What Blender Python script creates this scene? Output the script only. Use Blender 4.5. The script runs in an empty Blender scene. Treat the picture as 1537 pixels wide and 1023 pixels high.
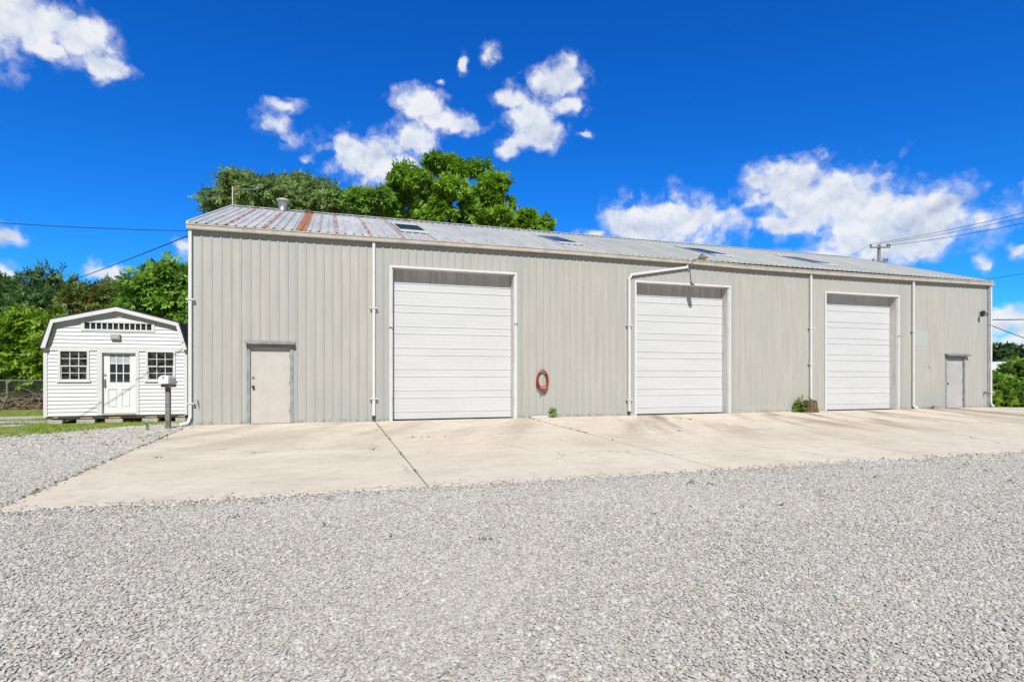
import bpy, math, random
import numpy as np
from mathutils import Vector, Matrix
random.seed(7); rng = np.random.default_rng(11)
SC = bpy.context.scene
COL = SC.collection
R_ = math.radians

# ------------------------------------------------------------------ camera
FPX, CXP, HYP, CAMH = 855.0, 768.0, 566.0, 1.23          # the photo's focal length and horizon, in its pixels
CAM = (3.39, -16.40, CAMH)
TH = math.atan(2672 / FPX)                                # the front wall's angle to the view axis
RX, RY = math.sin(TH), -math.cos(TH)
FX, FY = math.cos(TH), math.sin(TH)
cd = bpy.data.cameras.new('camera'); co = bpy.data.objects.new('camera', cd); COL.objects.link(co)
cd.sensor_width = 36.0; cd.lens = 36.0 * FPX / 1537.0
cd.shift_y = (HYP - 511.5) / 1537.0
cd.clip_start = 0.05; cd.clip_end = 3000
co.location = CAM; co.rotation_euler = (R_(90), 0, TH - R_(90))
SC.camera = co

# ------------------------------------------------------------------ node helpers
def lk(nt, v, sock):
    if isinstance(v, bpy.types.NodeSocket): nt.links.new(v, sock)
    elif v is not None:
        if hasattr(sock.default_value, '__len__') and not hasattr(v, '__len__'): v = (v, v, v)
        if sock.type == 'RGBA' and len(v) == 3: v = (*v, 1)
        sock.default_value = v
class T:
    def __init__(s, nt): s.nt = nt
    def n(s, typ, ins=None, out=0, **props):
        nd = s.nt.nodes.new(typ)
        for k, v in props.items(): setattr(nd, k, v)
        for k, v in (ins or {}).items(): lk(s.nt, v, nd.inputs[k])
        return nd.outputs[out] if out is not None else nd
    def m(s, op, a, b=None, c=None, clamp=False):
        return s.n('ShaderNodeMath', {i: v for i, v in enumerate((a, b, c)) if v is not None}, operation=op, use_clamp=clamp)
    def vm(s, op, a, b=None, c=None, out=0):
        return s.n('ShaderNodeVectorMath', {i: v for i, v in enumerate((a, b, c)) if v is not None}, out=out, operation=op)
    def ss(s, x, lo, hi, a=0., b=1.):
        return s.n('ShaderNodeMapRange', {0: x, 1: lo, 2: hi, 3: a, 4: b}, interpolation_type='SMOOTHSTEP')
    def mix(s, f, a, b, mode='MIX'):
        nd = s.nt.nodes.new('ShaderNodeMix'); nd.data_type = 'RGBA'; nd.blend_type = mode
        lk(s.nt, f, nd.inputs[0]); lk(s.nt, a, nd.inputs[6]); lk(s.nt, b, nd.inputs[7]); return nd.outputs[2]
    def noise(s, vec, scale=5, detail=4, rough=.55, out=0, dist=0.):
        return s.n('ShaderNodeTexNoise', {'Vector': vec, 'Scale': scale, 'Detail': detail, 'Roughness': rough, 'Distortion': dist}, out=out)
    def ramp(s, f, stops, interp='LINEAR'):
        nd = s.nt.nodes.new('ShaderNodeValToRGB'); e = nd.color_ramp.elements; nd.color_ramp.interpolation = interp
        while len(e) < len(stops): e.new(.5)
        for el, (p, c) in zip(e, stops): el.position = p; el.color = (*c, 1) if hasattr(c, '__len__') else (c, c, c, 1)
        lk(s.nt, f, nd.inputs[0]); return nd.outputs[0]
    def xyz(s, v):
        nd = s.nt.nodes.new('ShaderNodeSeparateXYZ'); lk(s.nt, v, nd.inputs[0]); return nd.outputs
    def obj(s): return s.n('ShaderNodeTexCoord', out=3)
    def scaled(s, v, sc): return s.vm('MULTIPLY', v, sc)

# ------------------------------------------------------------------ sky, clouds, sun
SUN = Vector((-.247, -.969, 1.0)).normalized()
def dir_px(px, py):
    u = (px - CXP) / FPX
    return Vector((RX * u + FX, RY * u + FY, (HYP - py) / FPX)).normalized()
def azel(px, py):
    d = dir_px(px, py); return math.atan2(d.x, d.y), math.asin(d.z)
CLOUDS = [  # measured in the photo, placed as bearing and elevation: centre x, y, half width, half height
 (30,22,88,58),(100,58,70,45),(152,96,42,24),(-40,30,80,66),(70,80,40,18),
 (418,190,37,30,.3),(434,160,33,15,.3),
 (560,234,72,38),(618,214,34,42),(522,222,36,20),(600,250,46,20),
 (626,158,40,28),(650,178,40,20),(690,188,34,14),
 (838,122,44,32),(775,142,36,18),(792,172,32,40),(810,205,42,20),(766,220,20,16),(850,160,28,18),(880,203,16,9,.3),
 (693,95,12,25,.3),(738,80,22,21,.3),(660,120,12,9,.3),(465,236,12,9,.3),
 (1000,342,104,46),(945,336,50,34),(1052,332,52,36),(890,352,26,11),
 (1190,280,84,46),(1230,302,104,56),(1290,318,110,50),(1395,330,98,54),(1340,362,120,40),(1170,335,66,22),(1430,312,48,26),(1290,355,80,40),(1380,372,70,26),
 (1136,268,26,12),(1532,378,36,16,.3),(1540,285,19,30,.3),(1470,398,28,16,.3),(1250,390,120,22),
 (1505,482,46,24),(1560,500,60,26),(1500,516,70,18),
 (12,354,34,19),(4,412,40,24),(150,410,42,16,.3),(275,371,18,16,.3),(0,440,60,14),(215,420,33,14,.3),
]
W = bpy.data.worlds.new("World"); SC.world = W; W.use_nodes = True
nt = W.node_tree; nt.nodes.clear(); t = T(nt)
sky = t.n('ShaderNodeTexSky', sky_type='NISHITA', sun_disc=False, sun_elevation=math.asin(SUN.z),
          sun_rotation=math.atan2(SUN.x, SUN.y), air_density=1.0, dust_density=0.3, ozone_density=3.0, altitude=0)
dirv = t.n('ShaderNodeTexCoord', out=0)
away = t.ss(t.vm('DOT_PRODUCT', dirv, tuple(SUN), out=1), .08, .62, 1., 0.)      # deep clean blue opposite the sun, pale towards it
deep = t.mix(1., t.n('ShaderNodeHueSaturation', {'Color': sky, 'Saturation': 1.35, 'Hue': .505, 'Value': 1.0}), (.20, .97, 1.62), 'MULTIPLY')
pale = t.n('ShaderNodeHueSaturation', {'Color': sky, 'Saturation': .6, 'Value': .18})
skyc = t.mix(away, pale, deep)
dx, dy, dz = t.xyz(dirv)
az = t.m('ARCTAN2', dx, dy); el = t.m('ARCSINE', dz)
q0 = t.n('ShaderNodeCombineXYZ', {0: az, 1: el, 2: 0.})
w1 = t.noise(dirv, 16, 3, .5, out=1)
q1 = t.vm('MULTIPLY_ADD', t.vm('SUBTRACT', w1, (.5, .5, .5)), (.055, .045, 0.), q0)
w2 = t.noise(dirv, 60, 3, .5, out=1)
q = t.vm('MULTIPLY_ADD', t.vm('SUBTRACT', w2, (.5, .5, .5)), (.010, .009, 0.), q1)
def blobs(qv, lift=0.):
    cur = None
    for (px, py, rx, ry, *wk) in CLOUDS:
        a, e = azel(px, py); a2, _ = azel(px + rx, py); _, e2 = azel(px, py - ry)
        ix, iy = 1 / max(abs(a2 - a), .004), 1 / max(abs(e2 - e), .004)
        L = t.vm('LENGTH', t.vm('MULTIPLY_ADD', qv, (ix, iy, 0.), (-a * ix, -(e - lift) * iy, 0.)), out=1)
        L = t.m('ADD', L, wk[0]) if wk else L
        cur = L if cur is None else t.m('SMOOTH_MIN', cur, L, .25)
    return t.m('SUBTRACT', 1., cur)
dens = blobs(q)
def puff(v, det):
    f_ = t.noise(v, 18, det, .52)
    b_ = t.n('ShaderNodeTexVoronoi', {'Vector': v, 'Scale': 26., 'Detail': max(0, det-4), 'Roughness': .5, 'Randomness': 1.}, out=0)
    return t.m('ADD', t.m('MULTIPLY', f_, 1.0), t.m('MULTIPLY', t.m('SUBTRACT', .5, b_), .32))
wv = t.vm('MULTIPLY_ADD', t.vm('SUBTRACT', w2, (.5, .5, .5)), (.02, .02, .02), dirv)
fb = puff(wv, 8)
fbu = puff(t.vm('ADD', wv, (-.005, -.002, .013)), 6)
dd = t.m('ADD', t.m('MULTIPLY', dens, 1.0), t.m('MULTIPLY', t.m('SUBTRACT', fb, .375), 1.6))
fine = t.noise(wv, 38, 4, .55)
core = t.ss(dd, -.10, .50)
veil = t.m('MULTIPLY', t.ss(dd, -.40, .30), t.ss(fine, .34, .66))
cover = t.m('MAXIMUM', core, t.m('MULTIPLY', veil, .6))
front = t.m('SUBTRACT', fb, fbu)
body = t.ss(dd, .05, .9)
big = t.noise(dirv, 11, 2, .5)
lit = t.m('ADD', t.m('ADD', t.m('MULTIPLY', front, 1.5), t.m('MULTIPLY', t.m('SUBTRACT', big, .5), -1.1)), .76, clamp=True)
lit = t.m('SUBTRACT', lit, t.m('MULTIPLY', body, .12), clamp=True)
ccol = t.ramp(lit, [(0., (.44, .51, .66)), (.38, (.66, .73, .86)), (.72, (.84, .88, .95)), (1., (.98, .98, .99))])
bg1 = t.n('ShaderNodeBackground', {'Color': skyc, 'Strength': .084})
bg2 = t.n('ShaderNodeBackground', {'Color': ccol, 'Strength': .765})
low = t.ss(el, -.02, .03)
mixs = t.n('ShaderNodeMixShader', {0: t.m('MULTIPLY', t.m('MULTIPLY', cover, low), .96), 1: bg1, 2: bg2})
t.n('ShaderNodeOutputWorld', {'Surface': mixs}, out=None)
W.cycles.sampling_method = 'MANUAL'; W.cycles.sample_map_resolution = 512

sl = bpy.data.lights.new('sun', 'SUN'); sl.energy = 4.9; sl.angle = R_(.5); sl.color = (1, .985, .95)
so = bpy.data.objects.new('sun', sl); COL.objects.link(so)
so.rotation_euler = (-SUN).to_track_quat('-Z', 'Y').to_euler(); so.location = (0, -20, 30)
SC.view_settings.view_transform = 'Standard'; SC.view_settings.look = 'None'
SC.view_settings.exposure = 0.32; SC.view_settings.gamma = 1.0
SC.cycles.max_bounces = 6; SC.cycles.transparent_max_bounces = 16

# ------------------------------------------------------------------ geometry helpers
def at(px, py, Z):                                        # a photo pixel at a depth along the view axis, in metres
    u, v = (px - CXP) / FPX, (HYP - py) / FPX
    return Vector((CAM[0] + Z * (RX * u + FX), CAM[1] + Z * (RY * u + FY), CAMH + Z * v))
def gz(y): return .02 * min(0., max(-9.05, y)) - .03       # height of the ground sheet

class MB:
    def __init__(s): s.v = []; s.f = []
    def add(s, vs, fs):
        o = len(s.v); s.v += [tuple(p) for p in vs]; s.f += [tuple(i + o for i in f) for f in fs]; return s
    def quad(s, *p): return s.add(p, [tuple(range(len(p)))])
    def box(s, x0, x1, y0, y1, z0, z1):
        return s.add([(x0,y0,z0),(x1,y0,z0),(x1,y1,z0),(x0,y1,z0),(x0,y0,z1),(x1,y0,z1),(x1,y1,z1),(x0,y1,z1)],
                     [(3,2,1,0),(4,5,6,7),(0,1,5,4),(1,2,6,5),(2,3,7,6),(3,0,4,7)])
    def tube(s, pts, r, n=8, caps=True):
        pts = [Vector(p) for p in pts]; rs = r if hasattr(r, '__len__') else [r] * len(pts)
        o = len(s.v); ref = None
        for i, p in enumerate(pts):
            d = (pts[min(i + 1, len(pts) - 1)] - pts[max(i - 1, 0)]).normalized()
            if ref is None: ref = d.orthogonal().normalized()
            a = (ref - d * ref.dot(d)).normalized(); b = d.cross(a); ref = a
            for k in range(n):
                an = 2 * math.pi * k / n; s.v.append(tuple(p + (a * math.cos(an) + b * math.sin(an)) * rs[i]))
        for i in range(len(pts) - 1):
            for k in range(n):
                k2 = (k + 1) % n; s.f.append((o + i*n + k, o + i*n + k2, o + (i+1)*n + k2, o + (i+1)*n + k))
        if caps:
            s.f.append(tuple(o + k for k in reversed(range(n)))); e = o + (len(pts)-1)*n; s.f.append(tuple(e + k for k in range(n)))
        return s
    def sweep(s, prof, pts):                               # rectangular or any flat profile moved along a path; prof in (side, up)
        n = len(prof); o = len(s.v); pts = [Vector(p) for p in pts]
        for i, p in enumerate(pts):
            d = Vector((0,0,0))
            if i: d += (p - pts[i-1]).normalized()
            if i < len(pts)-1: d += (pts[i+1] - p).normalized()
            d.normalize(); sc = 1.0
            if 0 < i < len(pts)-1: sc = 1 / max(.5, d.dot((pts[i+1]-p).normalized()))
            nrm = Vector((0,-1,0)); side = d.cross(nrm).normalized()
            for (a, b) in prof: s.v.append(tuple(p + side * a * sc + nrm * b))
        for i in range(len(pts)-1):
            for k in range(n):
                k2 = (k+1) % n; s.f.append((o+i*n+k, o+i*n+k2, o+(i+1)*n+k2, o+(i+1)*n+k))
        s.f.append(tuple(o+k for k in reversed(range(n)))); e = o+(len(pts)-1)*n; s.f.append(tuple(e+k for k in range(n)))
        return s
    def lathe(s, prof, c, n=20, axis=(0,0,1)):
        o = len(s.v); c = Vector(c); A = Vector(axis).normalized(); a = A.orthogonal().normalized(); b = A.cross(a)
        for (r, h) in prof:
            for k in range(n):
                an = 2*math.pi*k/n; s.v.append(tuple(c + A*h + (a*math.cos(an)+b*math.sin(an))*r))
        for i in range(len(prof)-1):
            for k in range(n):
                k2 = (k+1) % n; s.f.append((o+i*n+k, o+i*n+k2, o+(i+1)*n+k2, o+(i+1)*n+k))
        s.f.append(tuple(o+k for k in reversed(range(n)))); e = o+(len(prof)-1)*n; s.f.append(tuple(e+k for k in range(n)))
        return s
    def prism(s, poly, y0, y1):                            # polygon in (x, z) given depth along y
        n = len(poly); o = len(s.v)
        s.v += [(x, y0, z) for x, z in poly] + [(x, y1, z) for x, z in poly]
        s.f.append(tuple(o+k for k in range(n))); s.f.append(tuple(o+n+k for k in reversed(range(n))))
        for k in range(n):
            k2 = (k+1) % n; s.f.append((o+k2, o+k, o+n+k, o+n+k2))
        return s
    def build(s, name, mat, parent=None, bevel=0., smooth=False, loc=None):
        me = bpy.data.meshes.new(name); me.from_pydata(s.v, [], s.f); me.validate(); me.update()
        if mat: me.materials.append(mat)
        if smooth:
            me.polygons.foreach_set('use_smooth', [True]*len(me.polygons))
        o = bpy.data.objects.new(name, me); COL.objects.link(o)
        if parent: o.parent = parent
        if loc: o.location = loc
        if bevel:
            b = o.modifiers.new('edge', 'BEVEL'); b.width = bevel; b.segments = 2; b.limit_method = 'ANGLE'
        return o
def npmesh(name, V, F, mat, parent=None, loc=None, smooth=False, cols=None):   # V (n,3), F (m,k)
    me = bpy.data.meshes.new(name); k = F.shape[1]
    me.vertices.add(len(V)); me.vertices.foreach_set('co', V.astype(np.float32).ravel())
    me.loops.add(F.size); me.loops.foreach_set('vertex_index', F.astype(np.int32).ravel())
    me.polygons.add(len(F)); me.polygons.foreach_set('loop_start', np.arange(0, F.size, k, dtype=np.int32))
    me.polygons.foreach_set('loop_total', np.full(len(F), k, dtype=np.int32))
    if smooth: me.polygons.foreach_set('use_smooth', np.ones(len(F), dtype=bool))
    me.update(calc_edges=True)
    if mat: me.materials.append(mat)
    o = bpy.data.objects.new(name, me); COL.objects.link(o)
    if parent: o.parent = parent
    if loc is not None: o.location = loc
    return o
def tag(o, label=None, cat=None, group=None, kind=None):
    if label: o['label'] = label
    if cat: o['category'] = cat
    if group: o['group'] = group
    if kind: o['kind'] = kind
    return o
def thing(name, label, cat, loc=(0,0,0), rz=0., group=None):
    o = bpy.data.objects.new(name, None); COL.objects.link(o); o.location = loc; o.rotation_euler = (0,0,rz)
    o.empty_display_size = .2
    return tag(o, label, cat, group)

# ------------------------------------------------------------------ materials
def mat(name, fn):
    m = bpy.data.materials.new(name); m.use_nodes = True; n = m.node_tree; n.nodes.clear(); tt = T(n)
    surf = fn(tt); tt.n('ShaderNodeOutputMaterial', {'Surface': surf}, out=None); return m
ALB = .80                                                 # all paints and stones a fifth darker, the camera exposed a third of a stop longer
def pbsdf(t, col, rough=.6, metal=0., bump=None, spec=.5, alb=None, **k):
    al_ = ALB if alb is None else alb
    if isinstance(col, bpy.types.NodeSocket): col = col if al_ == 1 else t.mix(1., col, (al_, al_, al_), 'MULTIPLY')
    else: col = tuple(c*al_ for c in col[:3])
    ins = {'Base Color': col, 'Roughness': rough, 'Metallic': metal, 'Specular IOR Level': spec}
    if bump is not None: ins['Normal'] = bump
    ins.update(k); return t.n('ShaderNodeBsdfPrincipled', ins)
def bump(t, h, dist=.01, st=1.): return t.n('ShaderNodeBump', {'Strength': st, 'Distance': dist, 'Height': h})
def simple(name, col, rough=.6, metal=0., var=.12, scale=6., bd=0., spec=.5):
    def fn(t):
        p = t.obj(); nz = t.noise(p, scale, 5, .6)
        c = t.mix(t.ss(nz, .3, .7), tuple(x*(1-var) for x in col), tuple(min(1, x*(1+var)) for x in col))
        b = bump(t, t.noise(p, scale*8, 3), bd) if bd else None
        return pbsdf(t, c, t.ss(nz, .2, .8, rough-.08, rough+.08), metal, b, spec)
    return mat(name, fn)

def f_wall(t):
    p = t.obj(); x, y, z = t.xyz(p)
    pan = t.n('ShaderNodeTexWhiteNoise', {'W': t.m('FLOOR', t.m('DIVIDE', x, .9144))}, noise_dimensions='1D')
    st = t.noise(t.scaled(p, (3., 1., .25)), 2.2, 4, .6)
    st2 = t.noise(t.scaled(p, (22., 1., .35)), 1.5, 3, .6)
    cl = t.noise(p, .35, 3, .5)
    c = t.mix(t.ss(st, .3, .7), (.415, .405, .378), (.475, .462, .428))
    c = t.mix(t.m('MULTIPLY', pan, .35), c, (.42, .425, .405))
    c = t.mix(t.m('MULTIPLY', t.ss(st2, .5, .75), .35), c, (.375, .38, .365))
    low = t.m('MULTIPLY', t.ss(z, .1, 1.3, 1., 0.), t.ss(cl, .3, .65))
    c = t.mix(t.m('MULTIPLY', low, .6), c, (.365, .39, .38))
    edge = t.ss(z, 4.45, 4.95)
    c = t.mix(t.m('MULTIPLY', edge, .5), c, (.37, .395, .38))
    lft = t.ss(x, .08, .22, 1., 0.)
    c = t.mix(t.m('MULTIPLY', lft, .7), c, (.42, .49, .49))
    # paint kept blue-grey beside the openings
    for (a, b) in ((4.62,5.0),(8.78,8.98),(12.62,12.86),(16.5,16.7),(24.3,24.6),(1.28,1.36),(2.42,2.55),(28.9,29.25)):
        mk = t.m('MULTIPLY', t.ss(x, a-.05, a+.03), t.ss(x, b-.03, b+.05, 1., 0.))
        c = t.mix(t.m('MULTIPLY', mk, .55), c, (.365, .39, .38))
    # the bluer, unfaded rectangles where signs hung
    for (a, b, u, v, s_) in ((25.14,25.85,2.49,3.03,.8),(25.64,25.89,1.07,1.6,.6),(25.3,25.85,1.9,2.45,.15)):
        mk = t.m('MULTIPLY', t.m('MULTIPLY', t.ss(x,a-.01,a+.01), t.ss(x,b-.01,b+.01,1.,0.)), t.m('MULTIPLY', t.ss(z,u-.01,u+.01), t.ss(z,v-.01,v+.01,1.,0.)))
        c = t.mix(t.m('MULTIPLY', mk, s_), c, (.42, .495, .47))
    foot = t.m('MULTIPLY', t.ss(z, .02, .14, 1., 0.), t.ss(t.noise(p, 7, 4), .42, .6))
    c = t.mix(t.m('MULTIPLY', foot, .55), c, (.20, .20, .13))
    sp = t.ss(t.noise(p, 26, 2), .74, .8)
    c = t.mix(t.m('MULTIPLY', sp, .35), c, (.25, .24, .2))
    b = bump(t, t.noise(t.scaled(p, (1.2, 1, .6)), 1.6, 2), .02, .5)
    return pbsdf(t, c, .5, 0., b, .35)
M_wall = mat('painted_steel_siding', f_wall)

RUST = [(.38,.05,.35),(1.28,.05,.4),(2.2,.05,.4),(3.1,.06,.42),(5.4,.07,.5),(7.2,.05,.4),(8.1,.05,.35),(.83,.09,.7),(1.74,.10,.6),(2.66,.11,1.),(3.57,.08,.62),(4.48,.07,.66),(6.31,.08,.75)]
def f_roof(t):
    p = t.obj(); x, y, z = t.xyz(p)
    st = t.noise(t.scaled(p, (2.5, .35, .35)), 2., 4, .6); cl = t.noise(p, .5, 3)
    farx = t.ss(x, 6., 14.)
    c = t.mix(t.ss(st, .3, .7), (.46, .475, .50), (.62, .63, .635))
    c2 = t.mix(t.ss(st, .3, .7), (.46, .48, .465), (.58, .595, .575))
    c = t.mix(farx, c, c2)
    pan = t.n('ShaderNodeTexWhiteNoise', {'W': t.m('FLOOR', t.m('DIVIDE', t.m('ADD', x, .09), .9144))}, noise_dimensions='1D')
    c = t.mix(t.m('MULTIPLY', pan, .3), c, (.36, .38, .41))
    jag = t.noise(t.scaled(p, (2., 9., 9.)), 2.2, 4, .7)
    rc = t.mix(t.ss(t.noise(t.scaled(p,(6,3,3)), 2.5, 4, .7), .35, .62), (.20, .055, .02), (.56, .24, .095))
    for (cx, hw, s_) in RUST:
        dd = t.m('ABSOLUTE', t.m('SUBTRACT', x, cx))
        mk = t.ss(t.m('SUBTRACT', t.m('MULTIPLY', t.m('ADD', jag, .35 if s_ > .9 else .05), hw*1.7), dd), -.004, .012)
        if s_ < .9: mk = t.m('MULTIPLY', mk, t.ss(t.noise(t.scaled(p, (5., 2.2, 2.2)), 1.6, 4, .65), .47 - .1*s_, .62 - .1*s_))
        if cx > 6: mk = t.m('MULTIPLY', mk, t.m('ADD', t.ss(y, 1.3, 1.6, 1., 0.), t.ss(y, 4.6, 4.8)))
        c = t.mix(t.m('MULTIPLY', mk, .92 if s_ > .45 else .5), c, rc)
    # rusty screw heads along the purlins, pale streaks on the seams
    ry = t.m('ABSOLUTE', t.m('SUBTRACT', t.m('FRACT', t.m('DIVIDE', y, 1.1)), .5))
    rx = t.m('ABSOLUTE', t.m('SUBTRACT', t.m('FRACT', t.m('DIVIDE', x, .4572)), .5))
    dots = t.m('MULTIPLY', t.ss(ry, .035, .06, 1., 0.), t.ss(rx, .05, .09, 1., 0.))
    dots = t.m('MULTIPLY', dots, t.ss(t.n('ShaderNodeTexWhiteNoise', {'Vector': t.vm('FLOOR', t.vm('DIVIDE', p, (.4572, 1.1, 9.)))}, noise_dimensions='3D'), .25, .5))
    c = t.mix(t.m('MULTIPLY', dots, t.ss(x, 5., 9., .15, .75)), c, (.10, .085, .08))
    return pbsdf(t, c, t.ss(cl, .3, .7, .45, .62), .08, None, .3)
M_roof = mat('galvanised_roofing', f_roof)

def f_whitepaint(dirt, brown=(.36,.30,.22)):
    def fn(t):
        p = t.obj(); nz = t.noise(p, 3, 5, .65); st = t.noise(t.scaled(p, (9, 9, .7)), 1.6, 4, .6)
        c = t.mix(t.ss(nz, .35, .7), (.70, .705, .71), (.66, .665, .66))
        c = t.mix(t.m('MULTIPLY', t.ss(st, .45, .75), dirt), c, brown)
        return pbsdf(t, c, .42, 0., None, .4)
    return fn
M_white = mat('white_trim_paint', f_whitepaint(.04))
M_gutter = mat('cream_gutter_paint', lambda t: (lambda p: pbsdf(t, t.mix(t.m('MULTIPLY', t.ss(t.noise(t.scaled(p,(1.2,1,1)), 3, 5, .7), .42, .7), .55), (.54,.51,.45), (.33,.29,.23)), .45, 0., None, .4))(t.obj()))
M_jamb = mat('grimy_jamb_paint', f_whitepaint(.85, (.42, .36, .27)))
def f_door(stain):
    def fn(t):
        p = t.obj(); x, y, z = t.xyz(p)
        nz = t.noise(t.scaled(p, (.5, 1, 2.5)), 1.5, 5, .65); sc = t.noise(t.scaled(p, (1.5, 1, 9)), 4, 4, .7)
        c = t.mix(t.ss(nz, .3, .7), (.625, .635, .655), (.585, .595, .615))
        c = t.mix(t.m('MULTIPLY', t.ss(sc, .56, .72), .22), c, (.55, .54, .52))
        vs = t.noise(t.scaled(p, (5, 1, .22)), 2., 5, .65)
        top = t.m('MULTIPLY', t.ss(z, 3.85, 4.15), t.ss(vs, .40, .62))
        c = t.mix(t.m('MULTIPLY', top, stain), c, (.40, .33, .24))
        bot = t.m('MULTIPLY', t.ss(z, .0, .28, 1., 0.), t.ss(nz, .35, .65))
        c = t.mix(t.m('MULTIPLY', bot, .25), c, (.55, .50, .42))
        return pbsdf(t, c, .38, 0., None, .4)
    return fn
M_door1 = mat('white_door_paint_stained', f_door(.55)); M_door2 = mat('white_door_paint', f_door(.4))
M_steeldoor = simple('beige_steel_door_paint', (.53, .50, .465), .45, 0., .05, 2.2)
M_greydoor = simple('grey_steel_door_paint', (.45, .445, .45), .45, 0., .06, 2.2)
M_frame = simple('blue_grey_frame_paint', (.27, .30, .31), .5, 0., .2, 5)
M_galv = simple('galvanised_metal', (.45, .46, .47), .38, .7, .15, 8)
M_dark = simple('dark_grey_metal', (.05, .05, .055), .45, .3, .2, 8)
M_rubber = simple('black_rubber', (.02, .02, .02), .7, 0., .2, 8)
M_chrome = simple('brushed_steel', (.6, .6, .6), .28, .9, .08, 20)
M_rustmetal = simple('rusty_metal', (.25, .13, .07), .75, .2, .4, 20, .003)
M_glass = mat('dark_window_glass', lambda t: pbsdf(t, (.025, .03, .035), .03, 0., None, .9))
M_fib = simple('weathered_fibreglass', (.60,.62,.62), .5, 0., .10, 3)
M_skyl = mat('smoky_skylight_glass', lambda t: pbsdf(t, t.mix(t.ss(t.noise(t.obj(), 2.5, 3), .35, .65), (.008,.012,.02), (.03,.045,.06)), .22, 0., None, .3))
M_block = simple('concrete_block', (.40, .385, .36), .9, 0., .18, 9, .006)
M_wood = simple('raw_lumber', (.46, .33, .19), .8, 0., .25, 9, .003)
M_greywood = simple('weathered_grey_timber', (.20, .195, .18), .85, 0., .35, 7, .004)
M_shingle = simple('charcoal_shingles', (.028, .027, .028), .9, 0., .4, 25, .008)
M_wire = simple('black_cable', (.02, .02, .022), .6)
def f_siding(t):
    p = t.obj(); nz = t.noise(t.scaled(p, (.8, 1, 2)), 2, 4)
    c = t.mix(t.ss(nz, .3, .7), (.72, .725, .735), (.67, .675, .69))
    return pbsdf(t, c, .45, 0., None, .35)
M_vinyl = mat('white_vinyl_siding', f_siding)
def f_hose(t):
    p = t.obj(); return pbsdf(t, t.mix(t.ss(t.noise(p, 9, 3), .35, .65), (.27, .028, .015), (.40, .065, .025)), .4)
M_hose = mat('red_rubber_hose', f_hose)

def f_concrete(t):
    p = t.obj(); x, y, z = t.xyz(p)
    c1 = t.noise(p, .45, 5, .6); c2 = t.noise(p, 3.5, 6, .7); c3 = t.noise(p, 60, 3, .6)
    c = t.mix(t.ss(c1, .3, .7), (.71, .62, .51), (.79, .705, .595))
    c = t.mix(t.m('MULTIPLY', t.ss(c2, .40, .75), .45), c, (.50, .44, .36))
    cm = t.noise(t.scaled(p, (.7, 1., 1.)), 1.3, 6, .68)
    c = t.mix(t.m('MULTIPLY', t.ss(cm, .46, .70), .28), c, (.46, .415, .355))
    c = t.mix(t.m('MULTIPLY', t.ss(cm, .44, .28), .25), c, (.80, .74, .64))
    ck = t.n('ShaderNodeTexVoronoi', {'Vector': t.vm('MULTIPLY_ADD', t.noise(p, 1.4, 4, .6, out=1), (.9, .9, 0.), p), 'Scale': .32}, feature='DISTANCE_TO_EDGE')
    c = t.mix(t.m('MULTIPLY', t.ss(ck, .0, .006, 1., 0.), t.ss(t.noise(p, .5, 2), .48, .60, 0., .75)), c, (.24, .205, .16))
    sp2 = t.ss(t.noise(p, 2.6, 2, .4), .70, .735)
    c = t.mix(t.m('MULTIPLY', sp2, .16), c, (.22, .19, .155))
    isl = t.n('ShaderNodeNewGeometry', out=8)
    c = t.mix(t.m('MULTIPLY', isl, .10), c, (.46, .41, .34))
    # oily tyre tracks drifting out of the doors
    rot = t.n('ShaderNodeVectorRotate', {'Vector': p, 'Angle': R_(24)}, rotation_type='Z_AXIS')
    tr = t.noise(t.scaled(rot, (.95, .13, 1)), 1.05, 4, .55, dist=.25)
    mk = t.m('MULTIPLY', t.ss(tr, .46, .66), t.ss(y, -7.5, -2.5, .05, 1.))
    mk = t.m('MULTIPLY', mk, t.ss(x, 8., 15., .35, 1.))
    c = t.mix(t.m('MULTIPLY', mk, .9), c, (.27, .215, .165))
    bl = t.m('MULTIPLY', t.ss(t.noise(t.scaled(p, (.5, 1, 1)), .8, 4, .6), .56, .74), t.ss(y, -6.5, -1.5))
    c = t.mix(t.m('MULTIPLY', bl, .5), c, (.34, .30, .25))
    spk = t.ss(t.noise(p, 9, 3, .7), .68, .76)
    c = t.mix(t.m('MULTIPLY', spk, .3), c, (.30, .25, .19))
    c = t.mix(t.m('MULTIPLY', t.ss(c3, .45, .7), .18), c, (.42, .37, .31))
    return pbsdf(t, c, .85, 0., bump(t, t.m('ADD', c3, t.m('MULTIPLY', c2, 2.)), .004, .6), .25)
M_conc = mat('worn_tan_concrete', f_concrete)

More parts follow.
